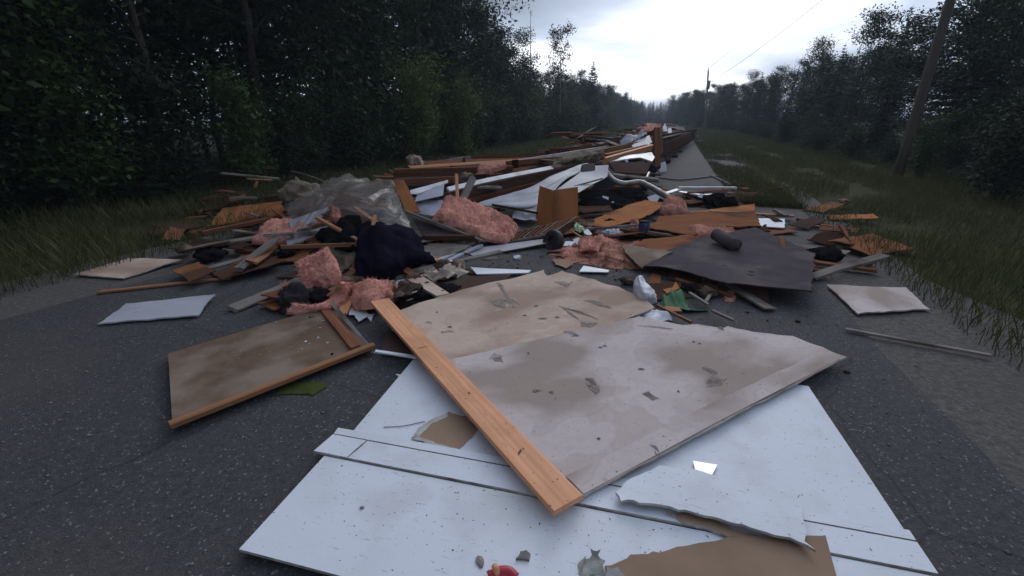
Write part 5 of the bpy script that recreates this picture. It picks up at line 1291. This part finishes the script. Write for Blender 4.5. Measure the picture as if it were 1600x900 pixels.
# ---------------------------------------------------------------- right: brown boards, insulation flat, grey sheet
S('rusty orange fibreboard before the dark hollow', [(908, 352, 6.4), (950, 331, 7.2), (1008, 311, 8.4), (1042, 316, 8.1), (1016, 335, 7.1), (985, 347, 6.6), (955, 354, 6.3)], 'hardboard', th=.015, tear=.015, warp=.02)
S('wide brown plywood sheet at right below the white rail', [(1015, 355, 6.3), (1028, 338, 6.9), (1085, 332, 7.2), (1180, 328, 7.4), (1190, 352, 6.4), (1110, 354, 6.3), (1085, 369, 5.8), (1050, 363, 6.0)], 'ply_brown', th=.015, tear=.02, warp=.02)
S('brown plywood piece between insulation flat and grey sheet', [(970, 392, 5.2), (1005, 374, 5.6), (1075, 367, 5.8), (1115, 373, 5.6), (1062, 390, 5.25), (1040, 400, 5.05)], 'ply_brown', th=.012, tear=.02, warp=.02)
S('olive-brown triangular board lying on the pink insulation flat', [(970, 385, 5.15), (982, 382, 5.2), (1052, 393, 4.95), (1003, 419, 4.5), (995, 412, 4.55)], 'cabinet', th=.015, tear=.01)
S('thin brown board under the wide plywood sheet at right', [(1000, 366, 6.2), (1030, 356, 6.5), (1180, 352, 6.6), (1185, 375, 6.0), (1080, 380, 5.8)], 'ply_brown', th=.012, tear=.02, warp=.02)
S('brown board strip beyond the wide plywood sheet', [(1075, 331, 7.7), (1180, 318, 8.2), (1180, 332, 7.5), (1090, 340, 7.3)], 'hardboard', th=.012, tear=.02)
batt('insulation', 'matted reddish insulation flat on the asphalt at right', 'insulation', [
    [G(866, 403, .0), G(885, 388, .02), G(900, 370, .03)], [G(900, 411, .0), G(920, 393, .05), G(940, 372, .05)], [G(945, 416, .0), G(955, 399, .06), G(975, 376, .05)], [G(988, 421, .0), G(996, 406, .04), G(1005, 386, .05)]], M['pink_dirty'], .004, 70, 46, .024, 1500, rag=.32)
batt('insulation', 'brighter pink tuft on the matted insulation flat', 'insulation', [[G(905, 392, .1), G(912, 372, .12)], [G(935, 392, .12), G(945, 374, .12)]], M['pink'], .05, 24, 20, .04, 400)
batt('insulation', 'pink insulation clump at the end of the bent grey pipe', 'insulation', [[D(1028, 338, 7.6), D(1036, 318, 7.9)], [D(1055, 340, 7.4), D(1052, 310, 8.0)], [D(1078, 336, 7.4), D(1072, 322, 7.7)]], M['pink_dirty'], .1, 26, 20, .05, 400)
S('grey vinyl-faced sheet curling at the right border', [(996, 414, 4.6), (1055, 385, 5.3), (1110, 367, 5.7), (1180, 355, 6.0), (1275, 395, 4.8), (1270, 455, 3.55), (1137, 441, 3.8), (1095, 430, 4.0), (1055, 420, 4.25)], 'grey_sheet', 'vinyl_sheet', 'sheet', th=.012, tear=[.01, .01, .01, .02, .02, .01, .02, .02, .01], warp=.02, edge='darkwood')
rl = empty('vinyl_roll', D(1130, 376, 5.2)); tag(rl, 'grey vinyl roll lying on the grey sheet at right', 'roll')
tube('roll_body', None, None, [D(1119, 366, 5.35), D(1150, 384, 4.95)], .075, M['grey_sheet'], 18, 6, parent=rl)
tube('roll_core', None, None, [D(1118, 365.4, 5.36), D(1121, 367.3, 5.32)], .05, M['greywood'], 14, 2, parent=rl)
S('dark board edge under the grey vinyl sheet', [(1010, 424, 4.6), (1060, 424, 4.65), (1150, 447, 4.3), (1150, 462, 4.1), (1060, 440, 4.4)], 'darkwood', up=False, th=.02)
# blue can and small packs
cn = empty('paint_can', D(1004, 369, 6.0)); tag(cn, 'dented blue can standing among brown boards', 'can')
cb = D(1004, 369, 6.0)
tube('can_body', None, None, [cb, cb + Vector((.005, 0, .2))], .072, M['blue_can'], 20, 6, parent=cn)
tube('can_rim', None, None, [cb + Vector((.005, 0, .2)), cb + Vector((.005, 0, .212))], .075, M['dark_metal'], 20, 2, parent=cn)
B('white-topped dark timber right of the blue can', (1012, 367, 5.9), (1052, 372, 5.75), .07, .06, 'darkwood', 'timber', 'timber')
B('thin pale batten on the dark timber beside the blue can', (1014, 362, 5.95), (1048, 367, 5.8), .03, .015, 'greywood', 'batten', 'strip')
batt('insulation', 'pink insulation scrap behind the blue can', 'insulation', [[D(983, 362, 6.3), D(985, 346, 6.6)], [D(1000, 362, 6.2), D(1000, 345, 6.5)]], M['pink_dirty'], .05, 16, 16, .03, 150)
patch('snack_pack', 'crumpled green and white wrapper beside the tyre', 'wrapper', [[D(896, 361, 6.1), D(899, 348, 6.3)], [D(905, 362, 6.0), D(907, 351, 6.2)], [D(912, 362, 6.0), D(913, 358, 6.1)]], M['leaf_green_pack'], 14, 12, .003, .03, 9, .03, 14)
shard('foam_piece', 'white oval lid beside the green wrapper', 'lid', D(917, 363, 6.0), .07, M['white_trim'], .012, 9, tilt=(0, .4))
shard('trim_chip', 'white trim chip right beside the tyre', 'chip', D(889, 381, 5.5), .07, M['white_trim'], .01, 4, tilt=(.1, .3), asp=1.5)
shard('trim_chip', 'second white trim chip pointing to the pink tuft', 'chip', D(900, 377, 5.55), .08, M['white_trim'], .01, 3, tilt=(.1, .4), asp=1.6)
B('thin orange stick lying behind the white trim chips', (893, 361, 5.9), (918, 377, 5.5), .025, .02, 'pine_old', 'stick', 'stick')
lump('fibre_tuft', 'grey-white fibre tuft in front of the orange fibreboard', 'fibre', D(957, 366, 6.0), (.14, .06, .06), M['bag_white'], .5, 3, .6, 9, 4)
S('dark plank edge along the foot of the orange fibreboard', [(925, 354, 6.6), (985, 351, 6.7), (990, 361, 6.3), (925, 363, 6.3)], 'darkwood', up=False, th=.02, tear=.015)
lump('dark_rag', 'black rag heap under the pipe with white bits', 'rag', D(945, 328, 8.0) - Vector((0, 0, .12)), (.5, .35, .28), M['black_cloth_and_hollow'], .5, 2, .4, 5, 4)
lump('dark_rag', 'second black rag heap right under the grey pipe', 'rag', D(985, 312, 8.9) - Vector((0, 0, .12)), (.45, .4, .25), M['black_cloth_and_hollow'], .5, 2, .4, 5, 4)
for (x, y, Y, r) in ((922, 318, 8.0, .055), (945, 313, 8.1, .075), (952, 319, 8.0, .06), (930, 314, 8.0, .04), (1022, 311, 8.5, .09), (938, 321, 7.9, .03)):
    shard('paper_scrap', 'small bright white scrap on the black rags under the pipe', 'scrap', D(x, y, Y), r, M['bag_white'], .01, 5, tilt=(.3, .8), group='white scraps on the black rags', asp=1.5)
# the white window frame lying at the right
wf = empty('window_frame', D(1085, 300, 10)); tag(wf, 'white broken window frame lying at the right edge of the road', 'window frame')
B(None, (1060, 294, 9.7), (1150, 294, 9.9), .06, .06, 'white_metal', 'frame_rail', None, parent=wf)
B(None, (1042, 302, 9.2), (1064, 295, 9.8), .12, .03, 'white_metal', 'frame_rail', None, parent=wf)
B(None, (1062, 300, 9.3), (1095, 305, 9.0), .14, .03, 'white_metal', 'frame_rail', None, parent=wf)
B(None, (1100, 305, 9.0), (1128, 303, 9.2), .10, .03, 'white_metal', 'frame_rail', None, parent=wf)
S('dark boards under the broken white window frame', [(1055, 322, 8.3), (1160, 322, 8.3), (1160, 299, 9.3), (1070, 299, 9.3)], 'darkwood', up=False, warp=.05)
B('red-brown stick inside the white window frame', (1075, 302, 9.1), (1137, 297, 9.5), .05, .05, 'redwood', 'stick', 'stick')
for (x, y, Y, r) in ((1095, 307, 8.9, .06), (1121, 313, 8.6, .09), (1118, 318, 8.4, .05), (1128, 308, 8.8, .06)):
    shard('paper_scrap', 'small white scrap among the dark boards under the window frame', 'scrap', D(x, y, Y), r, M['bag_white'], .01, 5, tilt=(.3, .8), group='white scraps under the window frame')
lump('dark_rag', 'black plastic bundle at the right border under the window frame', 'rag', D(1125, 318, 8.3) - Vector((0, 0, .06)), (.3, .3, .2), M['black_cloth_and_hollow'], .5, 2, .4, 5, 4)
tube('branch', 'thin pale pole slanting at the right road edge', 'pole', [D(1110, 274, 11.5), D(1140, 288, 10)], .03, M['greywood'], 7, 6)
tube('cable', 'dark cable lying across the asphalt before the window frame', 'cable', [G(1015, 276, .03), G(1040, 279, .03), G(1060, 281, .03), G(1085, 279, .03), G(1110, 276, .03), G(1150, 272, .03)], .02, M['wire'], 6, 30)

# ---------------------------------------------------------------- white bag, green tarp and sticks
bg_c = G(1006, 474, .12)
patch('plastic_bag', 'crumpled white plastic bag at the corner of the tan sheet', 'bag', [
    [D(989, 470, 3.62), D(990, 452, 3.68), D(992, 438, 3.78), D(994, 434, 3.85)], [D(998, 477, 3.55), D(999, 455, 3.52), D(999, 440, 3.6), D(999, 431, 3.75)], [D(1012, 478, 3.53), D(1010, 460, 3.45), D(1008, 447, 3.55), D(1003, 432, 3.75)],
    [D(1022, 475, 3.58), D(1024, 465, 3.58), D(1018, 452, 3.65), D(1006, 437, 3.8)], [D(1026, 470, 3.75), D(1022, 462, 3.85), D(1015, 452, 3.85), D(1003, 440, 3.9)]], M['bag_white'], 40, 40, .003, .02, 9, .012, 16, ragged=.008)
patch('plastic_bag_corner', 'frosted white tub lying beside the tan sheet corner', 'tub', [[G(985, 502, .03), G(1010, 484, .08)], [G(1020, 505, .10), G(1028, 484, .14)], [G(1042, 500, .08), G(1044, 488, .10)], [G(1050, 502, .01), G(1050, 492, .02)]], M['bag_white'], 24, 16, .004, .02, 8, .01, 14)
patch('green_tarp', 'crumpled dark green tarp under the grey sheet at right', 'tarp', [
    [G(1026, 478, .02), D(1030, 462, 3.85), D(1034, 452, 4.0), D(1036, 446, 4.25)], [G(1050, 482, .02), D(1050, 462, 3.75), D(1052, 448, 4.0), D(1052, 442, 4.25)], [G(1072, 486, .02), D(1072, 465, 3.75), D(1070, 448, 4.0), D(1066, 442, 4.25)],
    [G(1085, 486, .02), D(1082, 470, 3.8), D(1078, 455, 4.0), D(1072, 446, 4.25)], [G(1108, 486, .01), D(1100, 480, 3.6), D(1090, 468, 3.9), D(1082, 460, 4.1)]], M['green_tarp'], 48, 34, .004, .03, 4, 0, 9, ragged=.015, pleat=(.014, 4, 1.0, 1.5))
S('brown cardboard flap sticking out above the green tarp', [(1032, 448, 4.0), (1056, 440, 4.1), (1062, 450, 3.95), (1042, 458, 3.8)], 'hardboard', 'cardboard', 'cardboard')
S('brown leaning board behind the white bag', [(1010, 446, 4.2), (1020, 425, 4.5), (1034, 430, 4.4), (1030, 448, 4.1)], 'ply_brown', up=False)
S('dark board in place of the shaded gap under the grey vinyl sheet', [(1040, 446, 4.3), (1200, 485, 3.6), (1200, 450, 3.8), (1050, 424, 4.4)], 'darkwood', up=False)  # dark colour stands for the shade below the raised sheet edge
B('pale broom stick lying before the green tarp', (1026, 477, 3.5), (1081, 504, 3.12), .022, .022, 'pine_old', 'stick', 'stick')
B('thin grey stick at right of the green tarp', (1078, 458, 3.8), (1106, 476, 3.5), .03, .02, 'greywood', 'stick', 'stick')
B('thin dark stick on asphalt at the right border', (1114, 486, 3.35), (1145, 500, 3.15), .025, .02, 'greywood', 'stick', 'stick')
SG('yellowish wood chip beside the broom stick', [(1038, 478), (1062, 480), (1066, 486), (1044, 487)], .03, 'pine_old', 'wood_chip', 'chip', th=.012, tear=.006, step=.02)
batt('insulation', 'dim pink insulation piece at right border behind the stick', 'insulation', [[D(1128, 478, 3.7), D(1130, 462, 3.9)], [D(1150, 480, 3.7), D(1150, 460, 3.9)]], M['pink_dirty'], .05, 16, 14, .03, 150)
lump('dark_rag', 'dark soaked rag behind the white bag', 'rag', G(985, 438, .04), (.1, .06, .04), M['brown_cloth'], .5, 2, .4, 6, 3)
SG('crumpled brown paper strip on asphalt left of insulation flat', [(862, 404), (885, 405), (897, 413), (884, 418), (868, 412)], .03, 'kraft', 'paper_scrap', 'scrap', th=.005, tear=.015, warp=.03, step=.03)

# ---------------------------------------------------------------- beyond the photograph's sides the strewn wreckage thins out
for lb, q, m in (('hardboard sheet flat on asphalt at far left of the wreckage', [(-3.1, 4.6, .03), (-2.2, 4.9, .05), (-2.5, 5.7, .06), (-3.3, 5.3, .04)], 'ply_brown'),
                 ('white siding piece flat on asphalt left of the door panel', [(-3.3, 3.2, .03), (-2.6, 3.35, .03), (-2.7, 3.75, .06), (-3.4, 3.6, .04)], 'siding'),
                 ('tan drywall scrap lying alone at the far left', [(-4.6, 4.4, .02), (-4.0, 4.3, .02), (-3.8, 4.9, .03), (-4.5, 5.0, .02)], 'drywall_tan'),
                 ('brown board slanting on the left road edge', [(-4.6, 6.6, .03), (-3.4, 6.9, .12), (-3.5, 7.5, .3), (-4.7, 7.2, .2)], 'hardboard'),
                 ('dark flat sheet under the far left planks', [(-3.6, 5.7, .03), (-2.6, 5.8, .04), (-2.6, 6.7, .1), (-3.8, 6.6, .08)], 'grey_sheet'),
                 ('grey drywall scrap on the right shoulder', [(2.9, 3.4, .02), (3.6, 3.5, .02), (3.8, 4.0, .03), (3.1, 4.1, .02)], 'drywall_grey'),
                 ('brown board scrap on the right verge', [(4.2, 5.0, .06), (5.0, 5.3, .05), (4.9, 5.9, .09), (4.1, 5.6, .08)], 'ply_brown'),
                 ('white board scrap lying far right on gravel', [(3.3, 6.6, .05), (4.0, 6.4, .05), (4.3, 6.9, .08), (3.6, 7.1, .06)], 'white_paint')):
    sheet('board_scrap', lb, 'board', [Vector(p) for p in q], M[m], .012, M['gypsum'] if 'wall' in m else None, .05, .012, .015, .2)
for lb, a, b, w, h, m in (('grey plank lying across the far left sheet', (-3.8, 5.0, .12), (-2.0, 6.2, .25), .14, .03, 'greywood'),
                          ('red-brown timber at the far left of the heap', (-4.2, 5.9, .1), (-2.3, 7.2, .35), .09, .05, 'redwood'),
                          ('orange plank left of the plastic sheeting', (-3.3, 6.6, .2), (-2.4, 5.2, .12), .12, .03, 'pine_old'),
                          ('thin lath flat on asphalt at far left', (-3.9, 3.9, .02), (-2.9, 4.3, .02), .04, .02, 'pine_old'),
                          ('dark timber crossing behind the left planks', (-4.4, 8.0, .2), (-2.2, 7.6, .5), .1, .1, 'darkwood'),
                          ('thin stick on the right shoulder', (2.6, 3.1, .02), (3.3, 2.7, .02), .03, .02, 'greywood'),
                          ('red-brown plank on the right gravel', (2.9, 5.0, .06), (3.9, 4.5, .03), .1, .03, 'redwood'),
                          ('orange plank end beside the right brown boards', (3.4, 7.6, .06), (4.6, 7.2, .06), .12, .03, 'pine_old')):
    beam('plank', lb, 'plank', Vector(a), Vector(b), w, h, M[m], 0, None, None, .04)
batt('insulation', 'pink insulation slab lying at the far left by the planks', 'insulation', [[(-3.2, 5.3, .1), (-3.3, 5.9, .2)], [(-2.6, 5.2, .12), (-2.6, 5.8, .25)]], M['pink'], .1, 30, 26, .04, 400)
batt('insulation', 'flat pink insulation scrap on the right gravel', 'insulation', [[(2.5, 5.9, .02), (2.5, 6.4, .03)], [(3.1, 5.9, .02), (3.1, 6.3, .03)]], M['pink_dirty'], .08, 26, 22, .04, 300)

# splinters and crumbs between the pieces
def a_spl():
    if random.random() < .6:
        t = random.uniform(2.5, 12); s = random.uniform(-.3, 7)
    else: t = random.uniform(3.5, 7); s = random.uniform(1, 6)
    p = road_pt(t, s); return (p.x, p.y, 0.004)
grit('debris_crumbs', 'crumbs, splinters and chips strewn between the wreckage', 3600, a_spl, 0.004, 0.03, M['darkwood'], flat=.35)
def a_pale():
    p = a_spl(); return p
grit('plaster_crumbs', 'pale plaster crumbs strewn on the asphalt', 1100, a_pale, 0.002, 0.013, M['gypsum'], flat=.5)
# low layers of broken boards and rags that cover the asphalt between the larger pieces
def fill(where, x0, x1, y0, y1, n, zmax, mats, lmin, lmax, kind='board', zmin=.01):
    for i in range(n):
        c = G(rh.uniform(x0, x1), rh.uniform(y0, y1), 0); c.z = rh.uniform(zmin, zmax)
        a = rh.uniform(0, 6.28); l = rh.uniform(lmin, lmax)
        if kind == 'board':
            w = l * rh.uniform(.3, .7)
            q = [Vector((x * rh.uniform(.7, 1.1), y * rh.uniform(.7, 1.1), 0)) for x, y in ((-l, -w), (l, -w), (l, w), (-l, w))]
            rot = Matrix.Rotation(a, 3, 'Z') @ Matrix.Rotation(rh.gauss(0, .12), 3, 'X') @ Matrix.Rotation(rh.gauss(0, .1), 3, 'Y')
            pts = [c + rot @ p for p in q]; mz = min(p.z for p in pts)
            if mz < .012: pts = [p + Vector((0, 0, .012 - mz)) for p in pts]
            sheet('broken_board', 'broken board lying low ' + where, 'board', pts, M[rh.choice(mats)], .012, None, .06, .02, .02, .3, 'broken boards ' + where)
        elif kind == 'plank':
            d = Vector((math.cos(a), math.sin(a), rh.gauss(0, .1))) * l
            p, q = c - d, c + d; p.z = max(p.z, .03); q.z = max(q.z, .03)
            wv, hv = rh.choice(((.09, .038), (.12, .02), (.05, .035), (.03, .02)))
            beam('broken_plank', 'broken plank lying ' + where, 'plank', p, q, wv, hv, M[rh.choice(mats)], rh.uniform(-.5, .5), 'broken planks ' + where, None, .06, rh.uniform(-.02, .02), 3)
        else:
            lump('rag', 'crumpled rag lying ' + where, 'rag', c + Vector((0, 0, l * .25)), (l, l * rh.uniform(.5, .9), l * rh.uniform(.3, .5)), M[rh.choice(mats)], .5, 2.2, .4, 5, 3, 'rags ' + where, rz=a)
BW = ('ply_brown', 'brownsheet', 'darkwood', 'hardboard', 'redwood', 'darkwood')
PK = ('redwood', 'pine_old', 'darkwood', 'greywood', 'redwood', 'greywood', 'darkwood')
DK = ('black_cloth_and_hollow', 'brown_cloth', 'brown_cloth', 'khaki', 'black_cloth_and_hollow')
for w_, x0, x1, y0, y1, zm, nb, np_, nr_ in (('under the plastic sheeting', 440, 640, 318, 400, .22, 9, 14, 8), ('behind the brown door panel', 440, 560, 425, 482, .08, 4, 6, 5),
        ('under the red timbers', 590, 780, 285, 335, .35, 10, 16, 4), ('around the big pink slab', 640, 730, 375, 395, .05, 5, 5, 3), ('under the long siding sheet', 760, 930, 300, 350, .2, 8, 12, 4),
        ('under the grey pipe', 905, 1010, 285, 330, .3, 5, 10, 16), ('under the window frame', 1040, 1190, 300, 322, .10, 7, 8, 4), ('between the brown boards at right', 900, 1170, 340, 378, .02, 12, 3, 2),  # extra rags under the grey pipe are added to darken the hollow
        ('under the grey vinyl sheet', 1060, 1200, 435, 465, .03, 4, 6, 4), ('right of the grey vinyl sheet', 1180, 1360, 320, 440, .08, 10, 10, 3), ('left of the plastic sheeting', 270, 455, 330, 450, .12, 12, 14, 5), ('left of the plastic sheeting, farther back', 300, 460, 290, 330, .3, 8, 12, 3), ('behind the tan drywall sheet', 600, 720, 415, 470, .07, 4, 7, 4), ('beside the green wrapper', 885, 990, 352, 376, .03, 3, 5, 3)):
    fill(w_, x0, x1, y0, y1, nb, zm, BW, .15, .42); fill(w_, x0, x1, y0, y1, np_, zm * 1.6, PK, .15, .6, 'plank'); fill(w_, x0, x1, y0, y1, nr_, zm * .5, DK, .08, .2, 'rag')
if low: print('LOW', low)

# ================================================================== the damp air over the road
def haze_box():
    bm = bmesh.new(); bmesh.ops.create_cube(bm, size=1.0)
    for v in bm.verts:
        v.co = Vector((v.co.x * 2000, 600 + v.co.y * 1960, -1.0 + (v.co.z + 0.5) * 17.0))
    me = bpy.data.meshes.new('haze'); bm.to_mesh(me); bm.free()
    m = bpy.data.materials.new('haze_air'); m.use_nodes = True
    N, L = m.node_tree.nodes, m.node_tree.links
    N.remove(N['Principled BSDF'])
    v = N.new('ShaderNodeVolumePrincipled'); v.inputs['Color'].default_value = (0.72, 0.83, 1.0, 1)
    v.inputs['Density'].default_value = 0.0014; v.inputs['Anisotropy'].default_value = 0.2
    L.new(v.outputs[0], N['Material Output'].inputs['Volume'])
    me.materials.append(m)
    o = link_mesh('haze', me); o['kind'] = 'stuff'; o['label'] = 'thin bluish haze over the road and trees'
haze_box()
